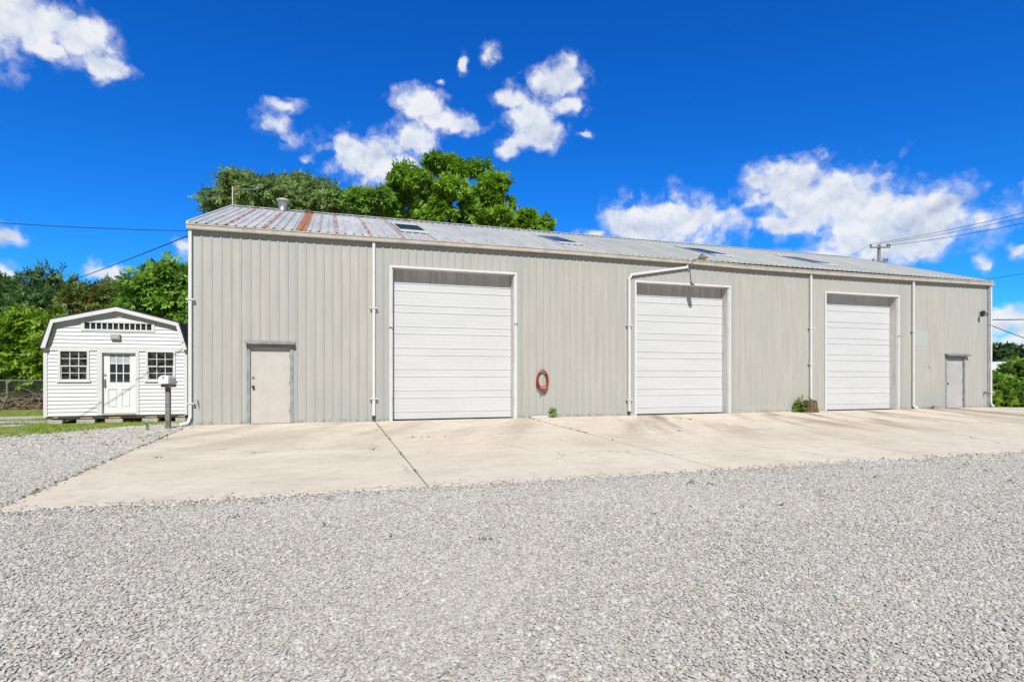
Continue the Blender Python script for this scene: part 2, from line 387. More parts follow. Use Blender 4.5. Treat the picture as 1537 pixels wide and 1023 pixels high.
STONES = [(0., (.36, .335, .30)), (.06, (.48, .455, .42)), (.25, (.555, .53, .49)), (.55, (.62, .595, .555)), (.80, (.68, .66, .62)), (.96, (.77, .75, .715)), (.985, (.62, .55, .45)), (1., (.52, .40, .28))]
def f_stone(t):
    r = t.n('ShaderNodeObjectInfo', out=5); p = t.n('ShaderNodeNewGeometry', out=0)
    c = t.mix(.14, t.ramp(r, STONES), (.1,.095,.085)); nz = t.noise(p, 120, 3, .6)
    big = t.noise(p, .4, 3, .6)
    c = t.mix(t.ss(nz, .3, .75, 0., .35), c, (.33, .31, .29))
    c = t.mix(t.ss(big, .35, .75, 0., .06), c, (.30, .285, .265))
    return pbsdf(t, c, .85, 0., None, .25)
M_stone = mat('limestone_chippings', f_stone)
def f_ground(t):
    p = t.n('ShaderNodeNewGeometry', out=0); x, y, z = t.xyz(p)
    vo = t.n('ShaderNodeTexVoronoi', {'Vector': p, 'Scale': 34., 'Randomness': 1.}, out=None)
    edge = t.n('ShaderNodeTexVoronoi', {'Vector': p, 'Scale': 34., 'Randomness': 1.}, feature='DISTANCE_TO_EDGE')
    g = t.ramp(t.xyz(vo.outputs['Color'])[0], STONES)
    g = t.mix(t.ss(edge, .0, .10, 1., 0.), g, (.54, .515, .475))
    g = t.mix(t.ss(t.noise(p, .4, 3, .6), .35, .75, 0., .06), g, (.30, .285, .265))
    gr = t.mix(t.ss(t.noise(p, 1.3, 5, .65), .35, .65), (.14, .20, .035), (.27, .31, .07))
    gr = t.mix(t.ss(t.noise(p, 18, 4, .7), .45, .7, 0., .6), gr, (.26, .23, .12))
    # grass begins along a ragged line left of the slab; a gravel track runs back past the shed
    n1 = t.m('MULTIPLY', t.m('SUBTRACT', t.noise(p, 1.1, 5, .65), .5), 2.2)
    line = t.m('ADD', t.m('SUBTRACT', t.m('ADD', y, 1.5), t.m('MULTIPLY', t.m('MAXIMUM', t.m('ADD', x, 3.3), 0.), .9)), t.m('MULTIPLY', n1, .6))
    gm = t.m('MULTIPLY', t.ss(line, -.3, .3), t.ss(x, -.3, -.05, 1., 0.))
    far = t.ss(y, 8, 11)
    trk = t.m('MULTIPLY', t.ss(t.m('ABSOLUTE', t.m('SUBTRACT', t.m('ADD', y, t.m('ADD', t.m('MULTIPLY', x, .25), n1)), 1.75)), .35, .7, 1., 0.), t.ss(x, -4.6, -4.1, 1., 0.))
    trk2 = t.m('MULTIPLY', t.ss(t.m('ABSOLUTE', t.m('SUBTRACT', t.m('ADD', y, n1), 5.2)), .5, 1., 1., 0.), t.ss(x, -4.4, -3.9, 1., 0.))
    gm = t.m('SUBTRACT', t.m('MAXIMUM', gm, far), t.m('MAXIMUM', trk, trk2), clamp=True)
    g = t.mix(1., g, (.70, .695, .685), 'MULTIPLY'); c = t.mix(gm, g, gr)
    h = t.m('ADD', t.m('MULTIPLY', t.ss(edge, 0., .2), 1.), t.m('MULTIPLY', t.noise(p, 90, 3), .4))
    return pbsdf(t, c, .92, 0., bump(t, h, .012, .35), .2, 1.)
M_ground = mat('limestone_gravel_and_turf', f_ground)

def f_leaf(dark, light, tip=None, trans=.35, sc=.9):
    def fn(t):
        p = t.n('ShaderNodeNewGeometry', out=0); r = t.n('ShaderNodeNewGeometry', out=8)
        n = t.noise(p, sc, 3, .6)
        f = t.m('ADD', t.m('MULTIPLY', t.ss(n, .32, .68), .55), t.m('MULTIPLY', r, .45))
        c = t.mix(f, dark, light)
        if tip: c = t.mix(t.ss(t.noise(p, sc*1.3, 2, .5), .60, .72), c, tip)
        d = pbsdf(t, c, .5, 0., None, .3, 1.)
        tr = t.n('ShaderNodeBsdfTranslucent', {'Color': t.mix(.5, c, light)})
        return t.n('ShaderNodeMixShader', {0: trans, 1: d, 2: tr})
    return fn
L_dark = mat('dark_frond_leaves', f_leaf((.045, .11, .04), (.16, .28, .08)))
L_olive = mat('olive_grey_leaves', f_leaf((.10, .18, .06), (.30, .43, .14)))
L_bright = mat('bright_green_leaves', f_leaf((.06, .16, .012), (.28, .48, .03)))
L_mid = mat('mid_green_leaves', f_leaf((.07, .18, .025), (.26, .46, .055)))
L_lime = mat('yellow_green_leaves', f_leaf((.07, .17, .01), (.30, .46, .04)))
L_brown = mat('half_withered_leaves', f_leaf((.06, .11, .025), (.18, .25, .05), (.30, .19, .06)))
L_vine = mat('vine_leaves', f_leaf((.025, .075, .01), (.28, .46, .05)))
L_far = mat('distant_leaves', f_leaf((.02, .055, .015), (.07, .13, .03), None, .2, .08))
L_grass = mat('grass_blades', f_leaf((.12, .20, .02), (.32, .42, .06), (.42, .38, .16), .4, 1.2))
M_bark = simple('grey_bark', (.12, .10, .08), .95, 0., .35, 7, .015)

# ================================================================== SETTING: ground, apron
ys = [-400, -60, -9.05, 0, 60, 900]
gm_ = MB(); xs_ = [-600, -60, 0, 60, 900]
for yv in ys:
    for xv in xs_: gm_.v.append((xv, yv, gz(yv)))
for j in range(len(ys)-1):
    for i in range(len(xs_)-1):
        a = j*len(xs_)+i; gm_.f.append((a, a+1, a+1+len(xs_), a+len(xs_)))
tag(gm_.build('ground', M_ground), kind='structure')

ap = MB(); xj = [0, 4.6, 9.15, 13.7, 18.3, 22.9, 27.4, 32.0, 36.6, 41.2, 45.8]
YE = -9.03
def slab(x0, x1, y0, y1):
    n = 12 if y1 - y0 < -1e9 else 1
    z = lambda y: .02*min(y, 0)
    ap.add([(x0,y0,z(y0)-.2),(x1,y0,z(y0)-.2),(x1,y1,z(y1)-.2),(x0,y1,z(y1)-.2),(x0,y0,z(y0)),(x1,y0,z(y0)),(x1,y1,z(y1)),(x0,y1,z(y1))],
           [(3,2,1,0),(4,5,6,7),(0,1,5,4),(1,2,6,5),(2,3,7,6),(3,0,4,7)])
splits = {0: [-5.55, -2.45], 1: [-3.95], 2: [-4.35], 3: [], 4: [-4.6], 5: [], 6: [-3.3]}
for i in range(len(xj)-1):
    yb = -.004 if xj[i] < 29.2 else 1.2
    cuts = [YE] + splits.get(i, []) + [yb]
    for j in range(len(cuts)-1):
        slab(xj[i] + (.014 if i else 0), xj[i+1]-.014, cuts[j] + (.009 if j else 0), cuts[j+1] - (.009 if j < len(cuts)-2 else 0))
apron = tag(ap.build('concrete_apron', M_conc, bevel=.006), kind='structure')

# ================================================================== METAL BUILDING
BX, EH = 29.27, 5.0
RY_, RZ_ = 6.7, 7.52                                       # ridge
roof_z = lambda y: 5.175 + (RZ_ - 5.175) / (RY_ + .09) * (y + .09)
bld = thing('metal_building', 'long pale grey-green ribbed metal warehouse with three white overhead doors', 'warehouse')
OPEN = [(5.06, 8.72, 0, 4.33), (12.86, 16.46, 0, 4.31), (20.72, 24.25, 0, 4.32), (1.36, 2.41, 0, 2.06), (26.83, 27.87, 0, 2.03)]
def ribs(x0, x1, pitch, off, h):
    P = [(x0, 0.)]
    k = math.ceil((x0 - off) / pitch)
    while off + k*pitch < x1:
        c = off + k*pitch; k += 1
        for dx_, hh in ((-.034, 0), (-.014, h), (.014, h), (.034, 0)):
            if x0 < c+dx_ < x1: P.append((c+dx_, hh))
    P.append((x1, 0.)); return P
def ribbed_wall(x0, x1, top, opens, y=0., sgn=-1, pitch=.2286, off=.02, h=.019):
    P = ribs(x0, x1, pitch, off, h)
    xs = sorted(set([p[0] for p in P] + [o[i] for o in opens for i in (0, 1)]))
    px_, ph_ = [p[0] for p in P], [p[1] for p in P]
    hh = lambda x: float(np.interp(x, px_, ph_))
    mb = MB()
    for a, b in zip(xs[:-1], xs[1:]):
        if b - a < 1e-5: continue
        mid = (a+b)/2; z0 = -.05
        for o in opens:
            if o[0] < mid < o[1]: z0 = o[3]
        mb.quad((a, y+sgn*hh(a), z0), (b, y+sgn*hh(b), z0), (b, y+sgn*hh(b), top), (a, y+sgn*hh(a), top))
    return mb
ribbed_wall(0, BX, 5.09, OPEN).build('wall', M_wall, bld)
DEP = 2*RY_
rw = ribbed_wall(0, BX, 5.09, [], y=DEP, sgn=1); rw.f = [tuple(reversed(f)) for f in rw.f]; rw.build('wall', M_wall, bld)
for xw, sg in ((0., -1), (BX, 1)):
    P = ribs(0, DEP, .2286, .1, .024); mb = MB()
    for (a, ha), (b, hb) in zip(P[:-1], P[1:]):
        za, zb = [min(roof_z(v), roof_z(DEP-v)) - .03 for v in (a, b)]
        qd = [(xw+sg*ha, a, -.05), (xw+sg*hb, b, -.05), (xw+sg*hb, b, zb), (xw+sg*ha, a, za)]
        mb.quad(*(qd if sg > 0 else reversed(qd)))
    mb.build('wall', M_wall, bld)
# roof: two ribbed slopes, ridge cap, rakes
rf = MB(); P = ribs(-.06, BX+.08, .2286, .144, .028)
for (a, ha), (b, hb) in zip(P[:-1], P[1:]):
    for (y0, y1, rev) in ((-.09, RY_, 0), (DEP+.09, RY_, 1)):
        z0, z1 = roof_z(-.09), RZ_
        qd = [(a, y0, z0+ha), (b, y0, z0+hb), (b, y1, z1+hb), (a, y1, z1+ha)]
        rf.quad(*(reversed(qd) if rev else qd))
        und = [(a, y0, z0-.012+ha), (b, y0, z0-.012+hb), (b, y1, z1-.012+hb), (a, y1, z1-.012+ha)]
        rf.quad(*(und if rev else reversed(und)))
        rf.quad((a, y0, z0-.012+ha), (b, y0, z0-.012+hb), (b, y0, z0+hb), (a, y0, z0+ha))
roof = rf.build('roof', M_roof, bld)
rc = MB()
rc.prism([(0,0),(1,0),(1,1),(0,1)], 0, 1); rc = MB()
for sg in (-1, 1):
    rc.add([(-.07, RY_, RZ_+.055), (BX+.09, RY_, RZ_+.055), (BX+.09, RY_+sg*.2, RZ_+.042-.2*.348), (-.07, RY_+sg*.2, RZ_+.042-.2*.348)], [(0,1,2,3) if sg < 0 else (3,2,1,0)])
rc.build('ridge_cap', M_roof, roof)
for xr in (-.085, BX+.055):
    mb = MB()
    for (y0, y1) in ((-.1, RY_), (DEP+.1, RY_)):
        z0, z1 = roof_z(-.1)+.035, RZ_+.04
        mb.add([(xr,y0,z0-.13),(xr+.05,y0,z0-.13),(xr+.05,y1,z1-.13),(xr,y1,z1-.13),(xr,y0,z0),(xr+.05,y0,z0),(xr+.05,y1,z1),(xr,y1,z1)],
               [(3,2,1,0),(4,5,6,7),(0,1,5,4),(1,2,6,5),(2,3,7,6),(3,0,4,7)])
    mb.build('rake_trim', M_roof if xr > 0 else M_white, roof)
# gutter with the sag it has in the photo
GX = [-.07, 0, 4.2, 5.3, 8.9, 10.6, 14.8, 17.2, 20, 22.5, 25, 27.5, BX+.1]
GS = [0, 0, .01, .025, .035, .035, .01, -.03, -.04, -.035, -.03, -.01, .0]
prof = [(-.034,5.125),(-.034,5.002),(-.148,5.002),(-.156,5.04),(-.160,5.10),(-.178,5.108),(-.178,5.135),(-.170,5.135),(-.152,5.116),(-.148,5.045),(-.140,5.012),(-.042,5.012),(-.042,5.125)]
g = MB(); gx = np.linspace(-.07, BX+.1, 61); n = len(prof)
for xx in gx:
    dz_ = float(np.interp(xx, GX, GS)); g.v += [(xx, y, z + dz_ - .004) for y, z in prof]
for i in range(60):
    for k in range(n):
        k2 = (k+1) % n; g.f.append((i*n+k, (i+1)*n+k, (i+1)*n+k2, i*n+k2))
g.f.append(tuple(range(n))); g.f.append(tuple(60*n+k for k in reversed(range(n))))
gut = g.build('gutter', M_gutter, bld)
for xs1 in (1.22, 4.5, 7.6, 10.7, 13.7, 16.8, 19.9, 23., 26.):
    dz_ = float(np.interp(xs1, GX, GS)) - .004
    MB().add([(xs1+dx_, y + (-.003 if y < -.09 else 0), z + dz_ + (-.003 if z < 5.02 else 0.003)) for dx_ in (-.02, .02) for y, z in prof[:8]],
             [(k, k+8, k+9, k+1) for k in range(7)]).build('joint_strap', M_gutter, gut)
MB().box(-.03, BX+.03, -.028, -.004, 5.03, 5.165).build('eave_gap_shade', M_dark, bld)  # dark strip standing in for the shade in the gap under the roof edge
# overhead doors: ribbed sections, jambs, header, bottom seal
def overhead(x0, x1, top, m):
    Y = .30; mb = MB(); pts = []
    z = 0.015; big = True; zs = []
    nsec = 7; sec = (top - .015 + .03) / nsec
    for k in range(nsec):
        b = .015 + k*sec
        zs += [b + sec*.34, b + sec]
    pts = [(Y, .015)]; prev = .015
    for zz in zs:
        pts += [(Y, zz-.020), (Y+.010, zz-.016), (Y+.010, zz-.008), (Y-.005, zz), (Y, zz+.012)]
        # fine ribs pressed in the steel
    pts.append((Y, top+.1))
    for (ya, za), (yb, zb) in zip(pts[:-1], pts[1:]):
        if zb - za > .12:
            k = max(2, int((zb-za)/.05)); sub = [(Y + (.0018 if j % 2 else 0.), za + (zb-za)*j/k) for j in range(k+1)]
        else: sub = [(ya, za), (yb, zb)]
        for (y_, z_), (y2, z2) in zip(sub[:-1], sub[1:]): mb.quad((x0-.02, y_, z_), (x1+.02, y_, z_), (x1+.02, y2, z2), (x0-.02, y2, z2))
    d = mb.build('overhead_door', m, bld)
    for (a, b, s) in ((x0-.065, x0, 1), (x1, x1+.065, -1)):
        j = MB().box(a, b, -.045, -.002, 0.0, top)
        j.build('door_trim', M_white, d, bevel=.004)
        k = MB().box(b-.006 if s > 0 else a-.03, b+.03 if s > 0 else a+.006, .0, .295, 0.0, top-.002)
        k.build('jamb', M_jamb, d)
    MB().box(x0-.065, x1+.065, -.046, -.002, top, top+.062).build('door_trim', M_white, d, bevel=.004)
    MB().box(x0, x1, .0, .296, top-.004, top+.03).build('header', M_jamb, d)
    MB().box(x0, x1, .285, .33, .002, .02).build('bottom_seal', M_rubber, d)
    return d
ods = []
for o, m in zip(OPEN[:3], (M_door1, M_door1, M_door2)): ods.append(overhead(o[0], o[1], o[3], m))
for d, xx, zz in ((ods[0], 5.03, 2.62), (ods[0], 8.75, 2.83), (ods[2], 24.28, 2.8)):   # bent latch tabs on the trim
    MB().box(xx-.05, xx+.05, -.06, -.046, zz, zz+.03).build('latch', M_rustmetal, d)
# personnel doors
def entry(x0, x1, top, m, hx, hinge, cx0, cx1, cz):
    d = MB().box(x0+.035, x1-.035, .03, .075, .012, top-.035).build('entry_door', m, bld, bevel=.003)
    MB().box(x0-.045, x0+.035, -.03, .10, 0., top).build('frame', M_frame, d, bevel=.003)
    MB().box(x1-.035, x1+.045, -.03, .10, 0., top).build('frame', M_frame, d, bevel=.003)
    MB().box(x0-.045, x1+.045, -.029, .10, top-.035, top+.045).build('frame', M_frame, d, bevel=.003)
    c = MB().add([(cx0,-.032,cz),(cx1,-.032,cz),(cx1,-.16,cz-.05),(cx0,-.16,cz-.05),(cx0,-.16,cz-.105),(cx1,-.16,cz-.105),(cx1,-.15,cz-.105),(cx0,-.15,cz-.105),(cx0,-.15,cz-.056),(cx1,-.15,cz-.056),(cx1,-.032,cz-.010),(cx0,-.032,cz-.010)],
                 [(0,3,2,1),(3,4,5,2),(4,7,6,5),(7,8,9,6),(8,11,10,9),(0,11,8,3),(3,8,7,4),(1,2,9,10),(2,5,6,9)])
    c.build('canopy', M_galv, d)
    MB().lathe([(.0,0),(.036,0),(.036,.012),(.018,.02),(.018,.035),(.034,.045),(.034,.07),(.0,.078)], (hx, .03, .98), 16, (0,-1,0)).build('handle', M_dark, d, smooth=True)
    MB().lathe([(.0,0),(.038,0),(.036,.014),(.0,.018)], (hx, .03, 1.22), 16, (0,-1,0)).build('deadbolt', M_chrome, d, smooth=True)
    for hz in (.28, top*.5, top-.3):
        MB().lathe([(.012,0),(.012,.10)], (hinge, .02, hz), 8).build('hinge', M_dark, d)
    MB().box(x0+.02, x1-.02, -.04, .028, .003, .011).build('threshold', M_galv, d)
    return d
e1 = entry(1.36, 2.41, 2.06, M_steeldoor, 1.465, 2.372, 1.27, 2.50, 2.21)
e2 = entry(26.83, 27.87, 2.03, M_greydoor, 26.93, 27.835, 26.74, 28.05, 2.19)
# downspouts
SPR = [(-.039, 0), (.039, 0), (.039, .065), (-.039, .065)]
def spout(path, straps, black=None):
    d = MB().sweep(SPR, path).build('downspout', M_white, bld, bevel=.008)
    for (x, z) in straps:
        MB().box(x-.1, x+.1, -.118, -.112, z, z+.03).box(x-.1, x-.06, -.113, -.03, z, z+.03).box(x+.06, x+.1, -.113, -.03, z, z+.03).build('strap', M_white, d)
    if black: MB().sweep([(-.04,.005),(.04,.005),(.04,.06),(-.04,.06)], [(black[0], -.035, black[1]), (black[0], -.035, black[1]+.09)]).build('outlet', M_rubber, d)
    return d
Y_ = -.035
spout([(-.0, Y_, 5.02), (-.0, Y_, .22), (-.05, Y_, .08), (-.24, Y_, .025)], [(0.0, .55), (0.0, 3.2)])
spout([(4.56, Y_, 5.02), (4.56, Y_, .16)], [(4.56, 3.15), (4.56, .62)], (4.56, .07))
spout([(14.78, Y_, 5.03), (14.74, Y_, 4.90), (12.66, Y_, 4.54), (12.58, Y_, 4.40), (12.58, Y_, .13)], [(12.58, 2.9), (12.58, .5)], (12.58, .05))
spout([(19.97, Y_, 5.0), (19.97, Y_, .42)], [(19.97, 3.0), (19.97, 1.7)])
spout([(25.0, Y_, 5.0), (25.0, Y_, .13), (25.05, Y_-.02, .06), (25.14, Y_-.06, .05)], [(25.0, 3.0)])
spout([(BX+.05, Y_, 5.02), (BX+.05, Y_, .2), (BX+.09, Y_, .08), (BX+.22, Y_, .04)], [(BX+.05, 3.4), (BX+.05, .6)])
MB().box(-.02, .04, -.034, -.002, 0, 4.99).build('corner_trim', M_frame, bld, bevel=.004)
MB().box(BX-.06, BX+.012, -.034, -.002, 0, 4.99).build('corner_trim', M_frame, bld, bevel=.004)
# skylights and vent
for (x0, x1, y0, y1, a, b) in ((5.50, 6.41, 1.55, 4.9, 2.25, 4.0), (10.92, 11.83, 1.7, 4.7, 2.25, 4.1), (17.25, 18.16, 1.7, 4.4, 2.15, 3.85), (21.95, 22.86, 1.2, 4.0, 1.75, 3.5)):
    def sl_(ya, yb, xa, xb, lift, th):
        za, zb = roof_z(ya)+lift, roof_z(yb)+lift
        return MB().add([(xa,ya,za),(xb,ya,za),(xb,yb,zb),(xa,yb,zb),(xa,ya,za+th),(xb,ya,za+th),(xb,yb,zb+th),(xa,yb,zb+th)],
                        [(3,2,1,0),(4,5,6,7),(0,1,5,4),(1,2,6,5),(2,3,7,6),(3,0,4,7)])
    skl = sl_(y0, y1, x0, x1, .034, .012).build('skylight', M_fib, roof)
    tag(skl)
    sl_(a, b, x0+.05, x1-.05, .048, .014).build('pane', M_skyl, bld)
vb = (1.72, 6.45, roof_z(6.45)+.02)
vt = MB().lathe([(.24,-.12),(.165,.02),(.155,.12),(.18,.28),(.20,.31),(.20,.325)], vb, 24).build('roof_vent', M_galv, bld, smooth=True)
MB().lathe([(.0,.320),(.215,.320),(.228,.345),(.215,.385),(.12,.43),(.0,.44)], vb, 24).build('cap', M_gutter, vt, smooth=True)
MB().lathe([(.217,.325),(.232,.33),(.232,.35),(.219,.355)], vb, 24).build('rim', simple('pinkish_rust_band', (.42,.25,.22), .6), vt)
# spigot near the right corner, hook near the left corner, paper notice
sp = MB().tube([(28.98,-.02,.60),(28.98,-.10,.60),(28.98,-.115,.52)], .018, 8); sp.tube([(28.93,-.09,.63),(29.03,-.09,.63)], .012, 6); sp.build('spigot', M_dark, bld)
MB().tube([(.17,-.03,.66),(.17,-.07,.62),(.19,-.07,.52),(.16,-.07,.48)], .008, 6).build('hook', M_dark, bld)
nb = MB().box(25.905, 26.005, -.032, -.027, 1.63, 1.74).build('notice', simple('white_sticker', (.72,.68,.66), .5), bld)
MB().lathe([(.0,0),(.030,0),(.030,.002),(.022,.002),(.022,.0)], (25.955,-.0325,1.685), 20, (0,-1,0)).build('red_mark', simple('red_print', (.60,.28,.27), .5), nb)

# ---- things on the building
al = thing('security_light', 'old tan dusk lamp on a bent arm above the middle overhead door', 'lamp', (14.86, 0, 4.9))
MB().box(-.05,.05,-.045,-.026,-.12,.10).build('bracket', M_galv, al, bevel=.004)
MB().tube([(0,-.04,.0),(-.005,-.16,.06),(-.02,-.30,.17),(-.07,-.70,.18)], .021, 10).build('arm', M_galv, al, smooth=True)
hp = MB()
for (yy, w_, zt1, zb1) in ((-.66,.035,.205,.15),(-.73,.075,.235,.12),(-.88,.09,.245,.105),(-1.04,.075,.225,.11),(-1.10,.03,.19,.14)):
    for k in range(12):
        a = 2*math.pi*k/12; c_ = math.cos(a); sn = math.sin(a)
        hp.v.append((-.07 + w_*(abs(c_)**.7)*(1 if c_ > 0 else -1), yy, (zt1+zb1)/2 + (zt1-zb1)/2*(abs(sn)**.7)*(1 if sn > 0 else -1)))
for i in range(4):
    for k in range(12): k2 = (k+1) % 12; hp.f.append((i*12+k, i*12+k2, (i+1)*12+k2, (i+1)*12+k))
hp.f.append(tuple(range(12))[::-1]); hp.f.append(tuple(48+k for k in range(12)))
hp.build('lamp_head', simple('tan_lamp_paint', (.42,.33,.26), .6, 0., .2), al, smooth=True)
MB().lathe([(.0,-.05),(.055,-.03),(.07,.0),(.07,.02)], (-.07,-.90,.10), 14).build('lens', simple('milky_glass', (.5,.5,.48), .3), al, smooth=True)
MB().lathe([(.035,.0),(.035,.05),(.02,.065),(.0,.07)], (-.07,-.82,.235), 12).build('photocell', M_dark, al, smooth=True)
MB().box(-.10,-.04,-.77,-.71,.215,.265).build('fuse_box', M_dark, al, bevel=.006)

fl = thing('flood_light', 'small black floodlight on the right end of the wall above the grey door', 'lamp', (28.85, -.03, 3.87))
MB().tube([(.36,-.03,-.03),(.12,-.04,.0),(-.04,-.05,.02)], .02, 8).build('conduit', M_dark, fl)
MB().box(-.10,.06,-.10,-.005,-.04,.06).build('junction_box', M_dark, fl, bevel=.01)
MB().lathe([(.03,.12),(.045,.09),(.055,.0),(.07,-.10),(.06,-.105),(.04,-.08)], (-.17,-.17,-.05), 16, (0.05,-.35,.9)).build('lamp_head', M_dark, fl, smooth=True)
MB().tube([(-.04,-.07,.03),(-.14,-.14,.07),(-.18,-.19,.03)], .016, 8).build('swivel', M_dark, fl)

an = thing('tv_antenna', 'thin pale television aerial on a mast at the left end of the ridge', 'antenna', (-.02, 6.72, 7.4))
MB().tube([(0,0,0),(0,0,.86)], .022, 8).build('mast', simple('pale_painted_pipe', (.62,.58,.48), .5), an)
bo = MB().tube([(0,0,.74),(.86,-.1,.82)], .012, 6)
bo.build('boom', M_galv, an)
el = MB()
for k in range(9):
    f_ = .16 + k*.09; L = .34 - k*.022; cxx, cyy, czz = f_, -.1*f_/.86, .74 + .08*f_/.86
    el.tube([(cxx, cyy-L*.6, czz-L*.25), (cxx, cyy+L*.6, czz+L*.05)], .007, 5)
el.tube([(.86,-.1,.74),(.86,-.1,.94)], .014, 5); el.build('elements', M_galv, an)
MB().box(.03,.13,-.04,.03,.70,.82).build('terminal_box', M_rustmetal, an)

hs = thing('garden_hose', 'red rubber hose coiled on a hook between the first two overhead doors', 'hose', (9.59, -.03, 1.15))
pts = []
N = int(34*4.5)
for i in range(N+1):
    a = 2*math.pi*i/34; loop = i/34
    rx = .165 + .030*math.sin(loop*2.1); rz = .285 + .035*math.sin(loop*1.7+.6)
    zc = -.0 - .03*math.cos(loop*1.3); x_ = rx*math.sin(a)*(1 + .12*-math.cos(a)) ; z_ = zc + rz*math.cos(a) + (.30 - rz - zc)*max(0, math.cos(a))
    pts.append((x_, -.035 - .013*(loop % 5) - .012*(1-math.cos(a))*.5, z_))
pts += [(-.05,-.06,-.335),(-.06,-.06,-.40)]
MB().tube(pts, .0145, 8).build('coil', M_hose, hs, smooth=True)
MB().tube([(-.06,-.06,-.385),(-.062,-.06,-.44)], .018, 8).build('coupling', M_chrome, hs)
MB().tube([(0,.0,.32),(0,-.10,.31),(0,-.12,.345)], .012, 8).build('hook', M_galv, hs)

tag(MB().box(9.24, 9.86, -.075, -.03, .004, .05).build('white_board', M_white, bevel=.004), 'short white board lying against the wall foot below the red hose', 'board')

# ================================================================== MAILBOX
mbx = thing('mailbox', 'white mailbox on a grey wooden post in front of the shed', 'mailbox', (-.41, -.42, gz(-.42)-.02), R_(-6))
MB().box(-.052,.052,-.052,.052,-.2,1.12).build('post', M_greywood, mbx, bevel=.006)
MB().box(-.10,.115,-.17,.22,1.045,1.125).build('shelf', M_greywood, mbx, bevel=.006)
arch = [(-.115, 1.13)] + [(.115*-math.cos(a), 1.245+.095*math.sin(a)) for a in np.linspace(0, math.pi, 13)] + [(.115, 1.13)]
arch = [(x, z) for x, z in arch][::-1]
bx_ = MB().prism([(x-.02, z) for x, z in arch[::-1]], -.24, .26).build('box', simple('mailbox_white', (.78,.78,.80), .4, 0., .04), mbx, bevel=.006)
MB().prism([(x*.94-.02, (z-1.13)*.95+1.137) for x, z in arch[::-1]], -.252, -.241).build('door', simple('mailbox_door_white', (.80,.80,.83), .4, 0., .04), mbx, bevel=.003)
MB().tube([(-.02,-.254,1.31),(-.02,-.275,1.30),(-.02,-.275,1.27),(-.02,-.256,1.265)], .008, 6).build('latch', M_dark, mbx)
MB().box(.097,.104,-.16,-.14,1.19,1.33).box(.097,.104,-.16,-.07,1.29,1.33).build('flag', simple('faded_flag', (.5,.42,.42), .5), mbx)

# ================================================================== SHED
SX0, SX1 = -3.88, -.53; SW = (SX1-SX0)/2; SCX = (SX0+SX1)/2
shed = thing('garden_shed', 'small white gambrel shed with a glazed door standing on blocks', 'shed', (SCX, 2.0, gz(2)))
ZB = .215; D_ = 4.9
def sx(x): return x - SCX
def szz(z): return z + .03
gam = [(SW-.02, 2.03+.03), (SW-.20, 2.70+.03), (0, 3.07+.03)]          # half outline of the gable, local
def halfw(z):
    if z <= gam[0][1]: return SW
    pz = [gam[0][1], gam[1][1], gam[2][1]]; pxx = [gam[0][0], gam[1][0], .0]
    return float(np.interp(z, pz, pxx))
SOP = [(sx(-2.58), sx(-1.78), .27, 1.935), (sx(-3.54), sx(-2.93), 1.19, 1.965), (sx(-1.48), sx(-.85), 1.19, 1.965), (sx(-3.02), sx(-1.36), 2.55, 2.79)]
fw = MB(); lap = .104; z = ZB; k = 0
while z < 3.09:
    zt = min(z+lap, 3.099)
    cuts = sorted({z, zt} | {v for o in SOP for v in (o[2], o[3]) if z < v < zt})
    for za, zb in zip(cuts[:-1], cuts[1:]):
        ha, hb = halfw(za), halfw(zb); mid = (za+zb)/2
        iv = [(-1, 1)]; segs = []
        holes = sorted([(o[0], o[1]) for o in SOP if o[2] < mid < o[3]])
        ya, yb = -.022*(1-(za-z)/lap), -.022*(1-(zb-z)/lap)
        xl = None; edges_a = [-ha] + [v for h_ in holes for v in h_] + [ha]; edges_b = [-hb] + [v for h_ in holes for v in h_] + [hb]
        for i in range(0, len(edges_a), 2):
            fw.quad((edges_a[i], ya, za), (edges_a[i+1], ya, za), (edges_b[i+1], yb, zb), (edges_b[i], yb, zb))
        if abs(za-z) < 1e-6:
            for i in range(0, len(edges_a), 2): fw.quad((edges_a[i], 0.004, za), (edges_a[i+1], 0.004, za), (edges_a[i+1], ya, za), (edges_a[i], ya, za))
    z += lap
fw.build('wall', M_vinyl, shed)
for s in (-1, 1):
    sw_ = MB(); z = ZB
    while z < 2.05:
        zt = min(z+lap, 2.06)
        qd = [(s*(SW+.018), 0, z), (s*(SW+.018), D_, z), (s*(SW-.004), D_, zt), (s*(SW-.004), 0, zt)]
        sw_.quad(*(qd if s > 0 else qd[::-1])); z += lap
    sw_.build('wall', M_vinyl, shed)
bk = [(-SW, ZB), (SW, ZB)] + [(gam[0][0], gam[0][1]), (gam[1][0], gam[1][1]), (0, gam[2][1]), (-gam[1][0], gam[1][1]), (-gam[0][0], gam[0][1])]
MB().quad(*[(x, D_, z) for x, z in bk[::-1]]).build('wall', M_vinyl, shed)
